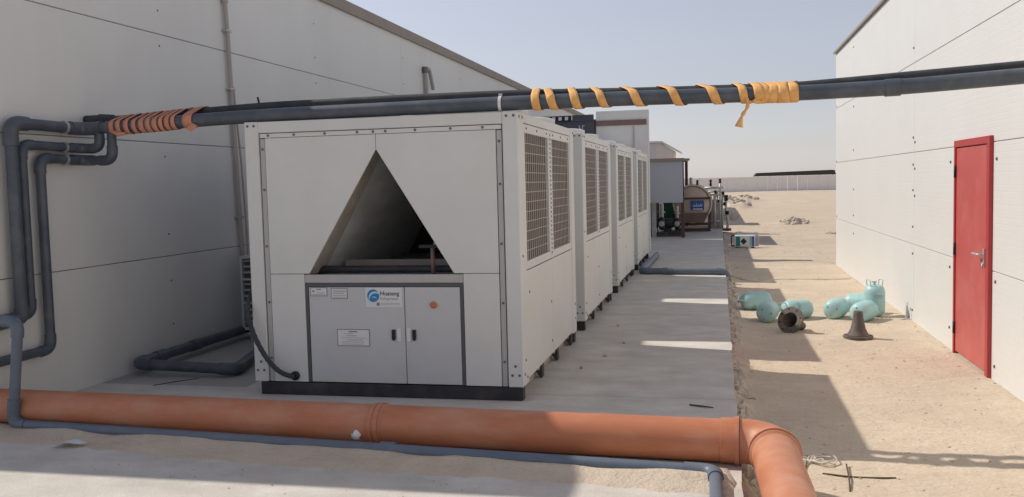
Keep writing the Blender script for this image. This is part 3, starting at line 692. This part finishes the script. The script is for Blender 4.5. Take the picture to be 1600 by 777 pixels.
for dx, dz, rr_ in ((-.02, 0, .03), (.03, .005, .034), (.07, .012, .026)): q.rock((kk.x+dx, kk.y, kk.z+dz), rr_, .6, random.Random(int(dx*100)+9))
q.build('knot', 'strap', sr)
q = MB(); kk = Vector((-1.20, YB-.052, zb(-1.2)+.02))-O; q.rock(tuple(kk), .04, .9, random.Random(4)); q.build('knot', 'strap', sr)
sl = strap('shade_toned_orange_strap', [-4.90, -4.845, -4.765, -4.695, -4.625, -4.56, -4.50, -4.44, -4.385, -4.33, -4.28], .040, 'strap_shaded', 'shade-toned orange strap wound in close turns round the overhead pipes near the warehouse wall')
O = Vector(sl.location)
q = MB(); x0 = -4.86; q.tube([Vector((x0-.03, YB-.05, zb(x0)-.03))-O, Vector((x0+.05, YB-.06, zb(x0)-.062))-O, Vector((x0+.1, YB-.03, zb(x0)-.056))-O], [.012, .022, .012], 7, smooth=False); q.build('knot', 'strap_shaded', sl)
s3 = strap('orange_strap', [-4.19, -4.165], .085, 'strap_shaded', 'single wide shade-toned orange strap turn with a hanging corner beside the close-wound strap')
O = Vector(s3.location)
q = MB(); a = Vector((-4.14, YB-.058, zb(-4.14)-.02))-O
q.add([a, a+Vector((.06, -.004, -.03)), a+Vector((.0, -.006, -.075)), a+Vector((-.05, -.004, -.05))], [(0, 1, 2, 3)]); o = q.build('loose_end', 'strap_shaded', s3); md = o.modifiers.new('thick', 'SOLIDIFY'); md.thickness = .003

# ------------------------------------------------------------------ floor pipes in front
PA, PB = Vector((-6.6, 5.715, .127)), Vector((.10, 5.415, .127)); RO = .125
t = thing('orange_pipe', 'large orange sewer pipe across the slab in front of the units', 'pipe', PB); O = PB
dirn = (PB-PA).normalized()
MB().tube([PA-O, Vector((0, 0, 0))], RO, 32).build('run', 'orange', t)
xj = -2.16; J = PA + dirn*((xj-PA.x)/dirn.x)
q = MB(); a = J-O; q.tube([a-dirn*.02, a-dirn*.018, a+dirn*.006, a+dirn*.0061, a+dirn*.022, a+dirn*.0221, a+dirn*.045, a+dirn*.06], [RO+.002, RO+.009, RO+.010, RO+.006, RO+.006, RO+.012, RO+.012, RO+.001], 32); q.build('socket_ring', 'orange', t)
MB().tube([a+dirn*.0455, a+dirn*.052], RO+.010, 32).build('seal_ring', 'plum', t)
C0 = Vector((.0, 0, 0)); down = Vector((.05, -1, -.06)).normalized()
e = [C0 + dirn*.0, C0 + dirn*.03]; k0 = C0+dirn*.03
n_ = 12; rb = .155
end = None
for k in range(1, n_+1):
    a = math.pi/2*k/n_; e.append(k0 + dirn*rb*math.sin(a) + down*rb*(1-math.cos(a)))
MB().tube(e, [RO+.004]*len(e), 32, caps=False).build('elbow', 'orange', t)
q = MB(); a = C0; q.tube([a-dirn*.10, a-dirn*.098, a-dirn*.02, a-dirn*.0199, a+dirn*.005, a+dirn*.0051, a+dirn*.02], [RO+.001, RO+.007, RO+.008, RO+.018, RO+.018, RO+.010, RO+.004], 32, caps=False); q.build('socket_ring', 'orange', t)
MB().tube([C0+dirn*.0052, C0+dirn*.012], RO+.0125, 32).build('seal_ring', 'plum', t)
pe = e[-1]
q = MB(); q.tube([pe-down*.005, pe+down*.004, pe+down*.0041, pe+down*.02, pe+down*.0201, pe+down*.045, pe+down*.0451, pe+down*.06], [RO+.004, RO+.011, RO+.021, RO+.021, RO+.011, RO+.011, RO+.017, RO+.002], 32, caps=False); q.build('socket_ring', 'orange', t)
MB().tube([pe+down*.03, pe+down*3.2], RO+.003, 32).build('run', 'orange', t)

GA = lambda x: Vector((x, 5.50 + (x+4.53)*(-0.0893) - .0, .040))
gt = pvc_pipe('grey_floor_pipe', [(-5.45, 5.45, .78), (-4.80, 5.50, .775), (-4.885, 5.49, .042), GA(-.03), (.0, 3.4, .038)], .036, 'pvc2',
              'blue grey pipe along the front of the orange pipe, rising at its left end', sock=1.2,
              couplings=[(GA(-2.05), GA(-1.95)), (GA(-.20), GA(-.12)), (Vector((-4.875, 5.491, .13)), Vector((-4.865, 5.492, .22)))])

# white plug against the orange pipe, paper scrap, stick
t = thing('white_plug', 'small white plastic plug lying against the orange pipe', 'plug', (-2.262, 5.415, .085), .5)
q = MB(); mt = Matrix.Rotation(math.radians(72), 4, 'X'); q.lathe([(0, .03), (.02, .03), (.026, .025), (.026, -.0), (.034, -.002), (.034, -.02), (.03, -.022), (0, -.022)], 18, mt); q.build('body', 'white', t)
q = MB(); q.lathe([(.036, -.004), (.038, -.008), (.038, -.014), (.036, -.018)], 18, mt); q.build('rim', 'white', t)
q = MB(); q.add([(0, 0, .002), (.10, -.03, .035), (.13, .07, .03), (.03, .10, .004), (.19, .03, .006), (.22, .055, .012)], [(0, 1, 2, 3), (1, 4, 5, 2)])
o = q.build('paper_scrap', 'paper', loc=(-4.27, 5.12, .014), rot=(0, 0, .1)); md = o.modifiers.new('t', 'SOLIDIFY'); md.thickness = .0015
tag(o, 'crumpled pale blue scrap of packaging on the shaded sand in front of the pipes', 'paper scrap')
o = MB().tube([(-.09, .035, .007), (-.02, .0, .009), (.08, -.03, .007)], [.006, .007, .004], 6).build('stick', 'rust', loc=(-.13, 6.72, 0)); tag(o, 'thin dark stick lying on the slab near the orange pipe', 'stick')
o = MB().tube([(-.12, -.12, .003), (-.02, .03, .0035), (.12, .2, .003)], [.0035, .004, .003], 5).build('cable_offcut', 'black', loc=(-4.62, 7.05, 0)); tag(o, 'thin black cable offcut on the slab left of the nearest unit', 'cable')

# pipes on the floor between warehouse and units
pvc_pipe('floor_pipe', [(-5.16, 9.6, .11), (-5.16, 7.30, .11), (-4.20, 7.36, .065), (-4.47, 8.35, .065), (-4.3, 9.2, .06)], .048, 'pvc',
         'dark pipe bent round the floor between the warehouse wall and the nearest unit', couplings=[((-5.16, 8.35, .11), (-5.16, 8.2, .11)), ((-5.16, 7.75, .11), (-5.16, 7.6, .11))])
# louvred outdoor unit against the wall
t = thing('outdoor_unit', 'louvred white outdoor unit by the warehouse wall, mostly hidden behind the nearest unit', 'outdoor unit', (-5.14, 9.2, 0))
B(.0, .75, .05, .38, .12, .92).build('casing', 'darkstrip', t)
q = MB(); q.box(-.004, .022, 0, .4, .11, .93); q.box(.73, .755, 0, .4, .11, .93); q.box(.0221, .7299, 0, .4, .90, .93); q.box(.0221, .7299, 0, .4, .11, .14)
q.box(.0221, .7299, .0, .05, .40, .425); q.box(.0221, .7299, .0, .05, .66, .685); q.build('frame', 'acwhite', t, bevel=.003)
for z0 in (.15, .435, .695):
    for k in range(3): MB().prism([(.012, z0+.045+k*.065), (.048, z0+.06+k*.065), (.048, z0+.066+k*.065), (.012, z0+.053+k*.065)], 'x', .0225, .7295).build('louvre', 'acwhite', t)
for x in (.08, .6): B(x, x+.08, .02, .36, 0, .108).build('foot', 'acwhite', t)
# pipe crossing the slab beyond the third unit
pvc_pipe('grey_drain_pipe', [(-1.30, 19.9, .06), (-1.33, 16.28, .06), (.13, 16.12, .06), (.17, 16.1, -.4)], .055, 'pvc2', 'grey drain pipe crossing the slab beside the farthest unit, turning down at the slab edge', couplings=[((-.95, 16.24, .06), (-.8, 16.22, .06))])

# ------------------------------------------------------------------ things on the sand
def cylinder_mesh(r=.128, h=.40):
    body = MB().lathe([(0, .0), (.04, .002), (.075, .010), (r*.80, .026), (r*.93, .05), (r*.99, .08), (r, .105), (r, h-.10), (r*.99, h-.085), (r*.96, h-.055), (r*.85, h-.02), (r*.6, h+.003), (r*.3, h+.012), (0, h+.014)], 28)
    return body
def refrigerant(loc, rot, label, first=[None]):
    if first[0] is None:
        t = thing('gas_cylinder', label, 'gas cylinder', (0, 0, 0), 0, 'pale teal gas cylinders on the sand'); t.rotation_mode = 'QUATERNION'
        cylinder_mesh().build('body', 'cyl', t)
        q = MB(); q.tube([(0, 0, .41), (0, 0, .452)], .013, 8); q.tube([(-.035, 0, .445), (.025, 0, .445)], .009, 8); q.build('valve', 'galv', t)
        for sgn in (-1, 1):
            q = MB(); q.tube(fillet([(sgn*.075, -.05, .385), (sgn*.085, -.055, .475), (sgn*.085, .055, .475), (sgn*.075, .05, .385)], .03), .006, 6); q.build('handle', 'cyl', t)
        q = MB()
        for k in range(3):
            a = k*2*math.pi/3+.5; disc(q, (.068*math.cos(a), .068*math.sin(a), .010), .009, 'z', -.008)
        q.build('base_stud', 'screw', t)
        MB().lathe([(.1278, .205), (.1296, .207), (.1296, .213), (.1278, .215)], 28).build('weld_seam', 'cyl', t)
        q = MB()
        for z, a0, a1 in ((.285, -2.0, -1.15), (.268, -2.1, -1.05), (.25, -2.0, -1.2)):
            pts = [(.1285*math.cos(a0+(a1-a0)*k/8), .1285*math.sin(a0+(a1-a0)*k/8), z) for k in range(9)]; q.tube(pts, .0022, 4)
        q.build('print_lines', 'ink', t)
        first[0] = t
    else:
        t = copy_tree(first[0])
    t['label'] = label; t.location = loc
    t.rotation_quaternion = rot; return t
def axis_rot(d, roll=0):        # local z along d
    return Vector(d).to_track_quat('Z', 'Y') @ Matrix.Rotation(roll, 4, 'Z').to_quaternion()
Z = -.17 + .128
def lying(cx, cy, d, label, roll=0, r=.128):
    d = Vector(d).normalized(); refrigerant(Vector((cx, cy, h_sand(cx, cy)+r-.008)) - d*.2, axis_rot(d, roll), label)
refrigerant((1.945, 12.50, h_sand(1.945, 12.5)), Matrix.Rotation(.3, 4, 'Z').to_quaternion(), 'pale teal gas cylinder standing upright near the white wall')
lying(.50, 13.05, (-.98, -.25, .03), 'pale teal gas cylinder on its side with its handles towards the slab, furthest left', .8)
lying(.60, 12.07, (.20, .98, .03), 'shaded pale teal gas cylinder by the slab, its round base facing forward', .4)
lying(.98, 12.32, (-.80, -.58, .02), 'pale teal gas cylinder on its side behind the fallen iron reducer', 2.1)
lying(1.46, 12.36, (.40, .92, .03), 'sunlit pale teal gas cylinder on its side left of the upright iron reducer', .2)
lying(1.76, 12.12, (.52, .85, .02), 'pale teal gas cylinder on its side directly behind the upright iron reducer', .9)
lying(1.82, 12.85, (.85, -.5, .02), 'pale teal gas cylinder on its side mostly hidden behind the standing cylinder', .4)

def reducer(loc, rot, label, first=[None]):
    if first[0] is None:
        t = thing('iron_reducer', label, 'pipe fitting', (0, 0, 0), 0, 'dark iron bell-shaped reducers on the sand'); t.rotation_mode = 'QUATERNION'
        MB().lathe([(.088, .0), (.088, .03), (.075, .06), (.03, .29), (.045, .30), (.047, .298), (.05, .27), (.062, .19), (.082, .10), (.105, .055), (.12, .032), (.105, .0285)], 28).build('body', 'iron', t)
        MB().lathe([(.09, -.001), (.156, -.001), (.16, .003), (.16, .024), (.156, .028), (.105, .028)], 32).build('flange', 'iron', t)
        MB().lathe([(.0, .20), (.05, .20)], 16).build('dark_bore', 'dark', t)
        q = MB()
        for k in range(8):
            a = math.pi/4*k+.2; disc(q, (.132*math.cos(a), .132*math.sin(a), -.0012), .013, 'z', -.002, 10); disc(q, (.132*math.cos(a), .132*math.sin(a), .0281), .013, 'z', .004, 10)
        q.build('bolt_hole', 'inkblack', t)
        first[0] = t
    else: t = copy_tree(first[0])
    t['label'] = label; t.location = loc; t.rotation_quaternion = rot; return t
reducer((1.505, 10.78, h_sand(1.505, 10.78)+.003), Matrix.Rotation(.4, 4, 'Z').to_quaternion(), 'dark iron bell-shaped reducer standing upright on its round flange')
d = Vector((.55, .80, -.38)).normalized()
reducer((.80, 11.12, h_sand(.8, 11.1)+.148), axis_rot(d, .3), 'dark iron bell-shaped reducer fallen on its side, bolt flange facing forward')

# striped service box with guard handles
t = thing('service_machine', 'small white and teal box with a black diamond mark on the sand', 'machine', (.66, 24.75, h_sand(.66, 24.75)), -.03)
B(-.26, .26, -.13, .13, .025, .335).build('body', 'white', t, bevel=.02)
for x0, x1, m_ in ((-.225, -.12, 'teal'), (.12, .18, 'tealpale'), (.182, .235, 'navy')): B(x0, x1, -.1335, -.131, .05, .30).build('stripe', m_, t)
MB().prism([(-.03, .09), (.05, .175), (-.03, .26), (-.11, .175)], 'y', -.1345, -.1318).build('diamond_mark', 'inkblack', t)
for s, m_ in ((-1, 'black'), (1, 'galv')):
    q = MB(); q.tube(fillet([(s*.26, -.10, .06), (s*.34, -.10, .05), (s*.34, -.10, .31), (s*.27, -.10, .33)], .04), .014, 8); q.build('guard', m_, t)
    q = MB(); q.tube(fillet([(s*.26, .10, .06), (s*.34, .10, .05), (s*.34, .10, .31), (s*.27, .10, .33)], .04), .014, 8); q.build('guard', m_, t)
for s in (-1, 1): B(s*.2-.04, s*.2+.04, -.12, .12, -.01, .024).build('foot', 'black', t)
q = MB(); q.tube(fillet([(-.18, 0, .334), (-.18, 0, .39), (.18, 0, .39), (.18, 0, .334)], .04), .011, 8); q.build('carry_handle', 'galv', t)

# ropes, wires, rods
def strand(name, pts, r, m_, label, cat, lift=.004, parts=None):
    C = [Vector((x, y, h_sand(x, y)+lift+dz)) for x, y, dz in pts]; O = C[0]
    o = MB().tube([p-O for p in spline(C, 6)], r, 6).build(name, m_, loc=O); return tag(o, label, cat)
strand('wire', [(.2, 17.3, .02), (.5, 16.7, 0), (.75, 16.5, .0), (1.0, 16.9, 0), (1.7, 16.95, 0), (2.25, 17.0, 0)], .012, 'rope', 'thin pale wire trailing over the sand beyond the cylinders', 'wire')
q = MB(); rr = random.Random(5)
for k in range(7):
    C = []
    a0 = rr.random()*6.28; rx = rr.uniform(.05, .10); ry = rr.uniform(.04, .09)
    ox, oy = rr.uniform(-.05, .05), rr.uniform(-.04, .04)
    for i in range(9):
        a = a0 + i*.62; C.append(Vector((ox+rx*math.cos(a), oy+ry*math.sin(a), .012+.02*rr.random())))
    q.tube(spline(C, 4), .0042, 5)
o = q.build('rope_tangle', 'rope', loc=(.585, 6.05, h_sand(.585, 6.05)-.002)); tag(o, 'small tangle of white cord on the sand beside the orange elbow', 'cord')
for pts, lb in (([(.605, 5.79, 0), (.8, 5.745, 0), (1.02, 5.76, 0)], 'rusty rod lying left to right on the sand, crossing another rod'),
                ([(.765, 5.97, .014), (.745, 5.7, .016), (.722, 5.47, 0)], 'rusty rod lying away from the viewer across another rod'),
                ([(.53, 5.98, .01), (.50, 5.8, 0), (.47, 5.62, 0)], 'short rusty rod poking out from the tangle of white cord')):
    strand('steel_rod', pts, .0055, 'rust', lb, 'rod', .003)
# rubble heaps in the yard
def heap(name, cx, cy, rx, ry, h, n, smin, smax, m_, label, seed):
    rr = random.Random(seed); q = MB()
    for i in range(n):
        a = rr.random()*6.28; d = rr.random()**.6; x = cx+rx*d*math.cos(a); y = cy+ry*d*math.sin(a)
        q.rock((x, y, h_sand(x, y)+h*(1-d)*rr.random()), rr.uniform(smin, smax), rr.uniform(.5, .9), rr)
    o = q.build(name, m_, kind='stuff'); return tag(o, label, 'rubble')
heap('rubble_heap', 2.85, 37.5, .55, 1.3, .16, 130, .04, .13, 'rubble', 'low heap of grey rubble out on the open sand', 2)
heap('rubble_heap', 1.0, 62, 1.0, 6, .35, 110, .08, .28, 'spill', 'heap of broken concrete lumps left of the yard, far behind the tank', 3)
heap('rubble_heap', 2.0, 80, 1.3, 6, .3, 80, .08, .3, 'pebble', 'farthest heap of brown lumps towards the fence', 4)
heap('rubble_heap', 3.55, 30.6, .25, .4, .05, 14, .03, .09, 'rubble', 'few brown stones on the open sand near the white building', 6)
strand('wire_offcut', [(.16, 15.0, .02), (.26, 14.6, .02), (.22, 14.2, .03), (.34, 14.0, .01), (.3, 13.7, 0)], .012, 'rope', 'short curled white wire on the crumbled edge of the slab', 'wire')
heap('rubble_heap', .45, 44, .5, 4, .2, 60, .05, .18, 'spill', 'scattered lumps of pale concrete just behind the tank pipework', 7)

# ------------------------------------------------------------------ far structures
t = thing('slate_shed', 'dark slate shed with a black and white ladder-like roof edge behind the units', 'shed', (-5.2, 21.4, 0))
B(0, 2.40, 0, 2.0, -.02, 3.06).build('wall', 'slate', t)
B(1.9, 2.40, -.03, -.002, 3.062, 3.20).build('corner_board', 'slate', t)
B(0, 2.5, .2, 2.0, 3.062, 3.10).build('roof', 'slate', t)
q = B(.0, 1.88, -.06, -.002, 3.07, 3.19); q.build('roof_edge', 'black', t)
for k in range(12):
    MB().prism([(.08+k*.15, 3.085), (.155+k*.15, 3.085), (.165+k*.15, 3.165), (.09+k*.15, 3.165)], 'y', -.075, -.062).build('edge_slat', 'white', t)
q = MB(); q.box(2.05, 2.065, -.008, -.002, 2.88, 2.96); q.box(2.05, 2.10, -.008, -.002, 2.88, 2.893); q.box(2.13, 2.143, -.008, -.002, 2.88, 2.96); q.box(2.1431, 2.18, -.008, -.002, 2.94, 2.953); q.build('white_mark', 'white', t)
t = thing('pale_block', 'pale flat-roofed block with a dark plum band behind the row of units', 'building', (-2.76, 21.5, 0))
B(0, 1.20, 0, .30, -.02, 2.93).build('wall', 'facade', t)
B(.0, .81, -1.75, -.006, -.02, 2.42).build('low_shade_filler', 'facade', t)  # unseen filler added to shade the gap behind the farthest unit
B(.0, .81, .302, 4.6, -.02, 2.45).build('low_shade_filler', 'facade', t)  # unseen body added so its shadow covers the far slab
B(.0, 1.20, -.004, .30, 3.055, 3.27).build('parapet', 'facade', t)
B(.0, 1.16, -.035, .28, 2.932, 3.053).build('band', 'plum', t)
B(1.1605, 1.20, -.004, .30, 2.932, 3.053).build('edge_trim', 'facade', t)
B(.85, .88, -.03, -.002, 0, 2.9).build('downpipe', 'strip', t)
# gabled house, mono-pitch
t = thing('cream_house', 'small cream house with an overhanging sloped roof, far behind the canopy', 'house', (-6.5, 37.4, -.17))
MB().prism([(0, 0), (4.78, 0), (4.78, 2.98), (4.3, 3.28), (0, 3.28)], 'y', 0, 1.8).build('wall', 'cream', t)
B(0, 4.0, 1.802, 17, 0, 3.45).build('rear_shade_filler', 'cream', t)  # unseen mass added behind, sized for the long shadow on the sand
MB().prism([(-.1, 3.285), (4.31, 3.285), (5.05, 2.86), (5.05, 2.92), (4.32, 3.36), (-.1, 3.36)], 'y', -.12, 1.79).build('roof', 'facade', t)
B(0, 4.10, -.03, -.002, 0, 3.28).build('wall_panel', 'facade', t)
# canopy with hanging panel
t = thing('canopy', 'open equipment canopy on brown posts with a hanging pale panel', 'canopy', (-4.2, 26.5, 0))
B(0, 3.26, -.05, 3.7, 2.205, 2.25).build('roof', 'plum', t)
B(0, 3.42, -.10, -.052, 2.17, 2.235).build('roof_edge', 'trim', t)
B(0, 3.22, -.03, -.005, 1.00, 2.168).build('hanging_panel', 'panel_blue', t)
for x, y in ((3.16, .04), (.1, .04), (3.16, 3.5), (.1, 3.5)): B(x, x+.09, y, y+.09, 0, 2.204).build('post', 'brown', t)
for x in (2.3,): B(x, x+.13, .45, .55, 0, 2.2).build('pale_post', 'steel', t)
B(.1, 3.25, .6, .66, .0, .06).build('floor_beam', 'brown', t)
# green cabinet, pumps
t = thing('green_cabinet', 'dark green cabinet standing under the canopy', 'cabinet', (-1.75, 30.2, 0))
B(0, .5, 0, .5, .12, 1.25).build('body', 'green', t, bevel=.01); B(.03, .47, -.012, -.001, .16, 1.2).build('door', 'green', t)
for x in (.02, .42): B(x, x+.06, .05, .45, 0, .118).build('foot', 'black', t)
def pump(loc, label, s=1.0):
    t = thing('pump', label, 'pump', loc, 0, 'pumps under the canopy')
    q = MB(); mt = Matrix.Translation((0, 0, .38*s)) @ Matrix.Rotation(math.pi/2, 4, 'Y'); q.lathe([(0, -.22*s), (.14*s, -.22*s), (.16*s, -.18*s), (.16*s, .16*s), (.13*s, .2*s), (0, .22*s)], 16, mt); q.build('motor', 'machine', t)
    q = MB(); mt = Matrix.Translation((.3*s, 0, .36*s)) @ Matrix.Rotation(math.pi/2, 4, 'Y'); q.lathe([(0, -.08*s), (.17*s, -.08*s), (.2*s, -.03*s), (.2*s, .04*s), (.16*s, .08*s), (0, .08*s)], 16, mt); q.build('volute', 'machine', t)
    MB().tube([(.3*s, 0, .5*s), (.3*s, 0, .95*s)], .06*s, 10).build('riser', 'steel', t)
    MB().lathe([(.06*s, 0), (.11*s, 0), (.11*s, .03*s), (.06*s, .03*s)], 12, Matrix.Translation((.3*s, 0, .68*s))).build('flange', 'steel', t)
    q = MB(); disc(q, (.3*s, -.21*s, .36*s), .09*s, '-y', .06*s, 12); q.build('inlet', 'steel', t)
    B(-.25*s, .45*s, -.16*s, .16*s, 0, .1*s).build('plinth', 'base', t); B(-.15*s, .12*s, -.1*s, .1*s, .1*s, .22*s).build('mount', 'machine', t)
    return t
pump((-1.95, 27.7, 0), 'dark pump under the canopy, left of the brown post')
pump((-1.5, 28.3, 0), 'dark pump under the canopy, nearest to the brown post', .9)
t = thing('air_receiver', 'upright black vessel under the canopy beside the farthest unit', 'vessel', (-2.05, 29.0, 0))
MB().lathe([(0, .15), (.2, .17), (.25, .25), (.25, 1.15), (.2, 1.28), (0, 1.32)], 20).build('body', 'black', t)
for k in range(3):
    a = k*2.1+.4; MB().tube([(.18*math.cos(a), .18*math.sin(a), .25), (.22*math.cos(a), .22*math.sin(a), 0)], .02, 6).build('leg', 'black', t)
# tank
t = thing('tank', 'horizontal beige tank on a steel frame with a blue sign on its round end', 'tank', (-.80, 29.4, 0))
mt = Matrix.Translation((0, 0, .88)) @ Matrix.Rotation(-math.pi/2, 4, 'X')
MB().lathe([(0, -.10), (.25, -.085), (.44, -.04), (.54, .02), (.555, .08)], 40, mt).build('end_cap', 'tank', t)
MB().lathe([(.555, .08), (.56, -.02), (.60, -.02), (.605, .0), (.605, .15), (.58, .16), (.58, 2.2), (.61, 2.2), (.5, 2.3), (0, 2.36)], 40, mt).build('shell', 'tanktrim', t)
B(-.56, .56, -.135, -.05, 1.02, 1.08).build('band', 'brown', t)
sg = B(-.04, .36, -.155, -.13, .68, .98).build('sign', 'navy', t)
q = MB(); q.box(.02, .30, -.158, -.1555, .80, .825); 
for x in (.05, .12, .19, .25, .29): q.box(x, x+.02, -.158, -.1555, .8255, .86+(x*7 % 1)*.04)
q.box(.02, .32, -.158, -.1555, .70, .735); q.build('sign_lettering', 'white', sg)
MB().prism([(-.50, .60), (.50, .60), (.36, .30), (-.36, .30)], 'y', -.125, -.03).build('cradle', 'cradle', t)
for x in (-.55, .47):
    for y in (.2, 1.9): B(x, x+.08, y, y+.08, 0, .8).build('leg', 'brown', t)
B(-.469, .469, .2, .26, .20, .28).build('cross_beam', 'brown', t); B(-.469, .469, .2, .26, .02, .10).build('cross_beam', 'brown', t); B(-.469, .469, .27, 1.8, -.0, .16).build('skid', 'tank', t)
MB().tube([(-.05, .6, 1.47), (-.05, .6, 1.70)], .05, 10).build('chimney', 'steel', t)
MB().tube([(.15, .35, 1.42), (.15, .35, 1.62)], .035, 8).build('valve', 'black', t)
# pipework to the right of the tank
t = thing('pipe_manifold', 'cluster of pale pipes and black valves standing right of the tank', 'pipework', (0, 31.2, -.1))
for pts, r in (([(-.45, 0, 1.45), (.15, 0, 1.45)], .035), ([(-.45, 0, 1.22), (.15, 0, 1.22)], .035), ([(.05, 0, 0), (.05, 0, 1.6)], .03), ([(-.12, 0, .2), (-.12, 0, 1.25)], .05), ([(.12, .2, 1.2), (.22, .2, 1.12), (.24, .2, .75), (.30, .2, .3), (.27, .2, 0)], .045), ([(-.35, .1, 1.32), (.1, .1, 1.32)], .03), ([(-.2, .05, .9), (.22, .05, .9)], .035), ([(-.04, .1, 0), (-.04, .1, 1.3)], .035), ([(-.3, 0, .35), (.05, 0, .35)], .03), ([(.12, .1, .1), (.12, .1, 1.3)], .03)):
    MB().tube(fillet(pts, .06), r, 8).build('run', 'steel', t)
for p, r, h in (((.05, 0, 1.6), .05, .14), ((-.25, 0, 1.5), .045, .22), ((.15, 0, 1.2), .05, .12), ((.24, .2, 1.0), .08, .2), ((.27, .18, .55), .08, .12), ((.2, 0, .85), .05, .12), ((-.1, 0, 1.2), .045, .16), ((.0, .1, .95), .06, .1)):
    MB().lathe([(0, 0), (r*.7, 0), (r, h*.3), (r*.6, h*.6), (r, h*.7), (r*.8, h), (0, h)], 10, Matrix.Translation(p)).build('valve', 'black', t)
B(-.32, .12, .3, .6, .1, 1.05).build('control_box', 'steel', t)
B(-.3, .4, -.05, .45, .02, .09).build('base', 'brown', t)
strand('cable', [(.1, 30.8, .0), (.45, 30.2, .05), (.7, 30.6, .08), (1.0, 30.3, .0), (1.9, 30.4, 0)], .018, 'rope', 'pale hose trailing over the sand from the pipework', 'hose')

# fence: sheet panels between thin ribs
t = thing('sheet_fence', 'long pale corrugated metal fence across the far side of the yard', 'fence', (-40, 125, -.3))
pm = None
for i in range(78):
    x = i*1.25
    if pm is None:
        q = MB(); n = 6
        for k in range(n):
            a = k*1.23/n; q.prism([(a, 0), (a+.03, -.035), (a+.10, -.035), (a+.13, 0), (a+1.23/n, 0), (a+1.23/n, .03), (a, .03)], 'z', 0, 2.06)
        pm = q.build('fence_panel', 'fence', t); continue
    o = pm.copy(); COL.objects.link(o); o.parent = t; o.location = (x, .35*noise.noise((x*.1, 0, 0)), .03*noise.noise((x*.4, 3, 0)))
q = MB()
for i in range(79): q.box(i*1.25-.02, i*1.25-.001, .04, .1, 0, 2.12)
q.build('fence_post', 'fence', t, kind='stuff')
t = thing('shade_shelter', 'long low dark roof showing above the far fence', 'shelter', (5.6, 145, -.52))
MB().prism([(-.3, 2.35), (11.4, 2.35), (11.4, 2.95), (11.0, 3.05), (.1, 2.85)], 'y', 0, 6).build('roof', 'shade', t)
MB().prism([(11.4, 2.4), (12.6, 2.38), (11.4, 2.6)], 'y', 1, 5).build('roof_end', 'shade', t)
for k in range(7): B(.2+k*1.8, .3+k*1.8, .1, .2, 0, 2.35).build('post', 'shade', t)
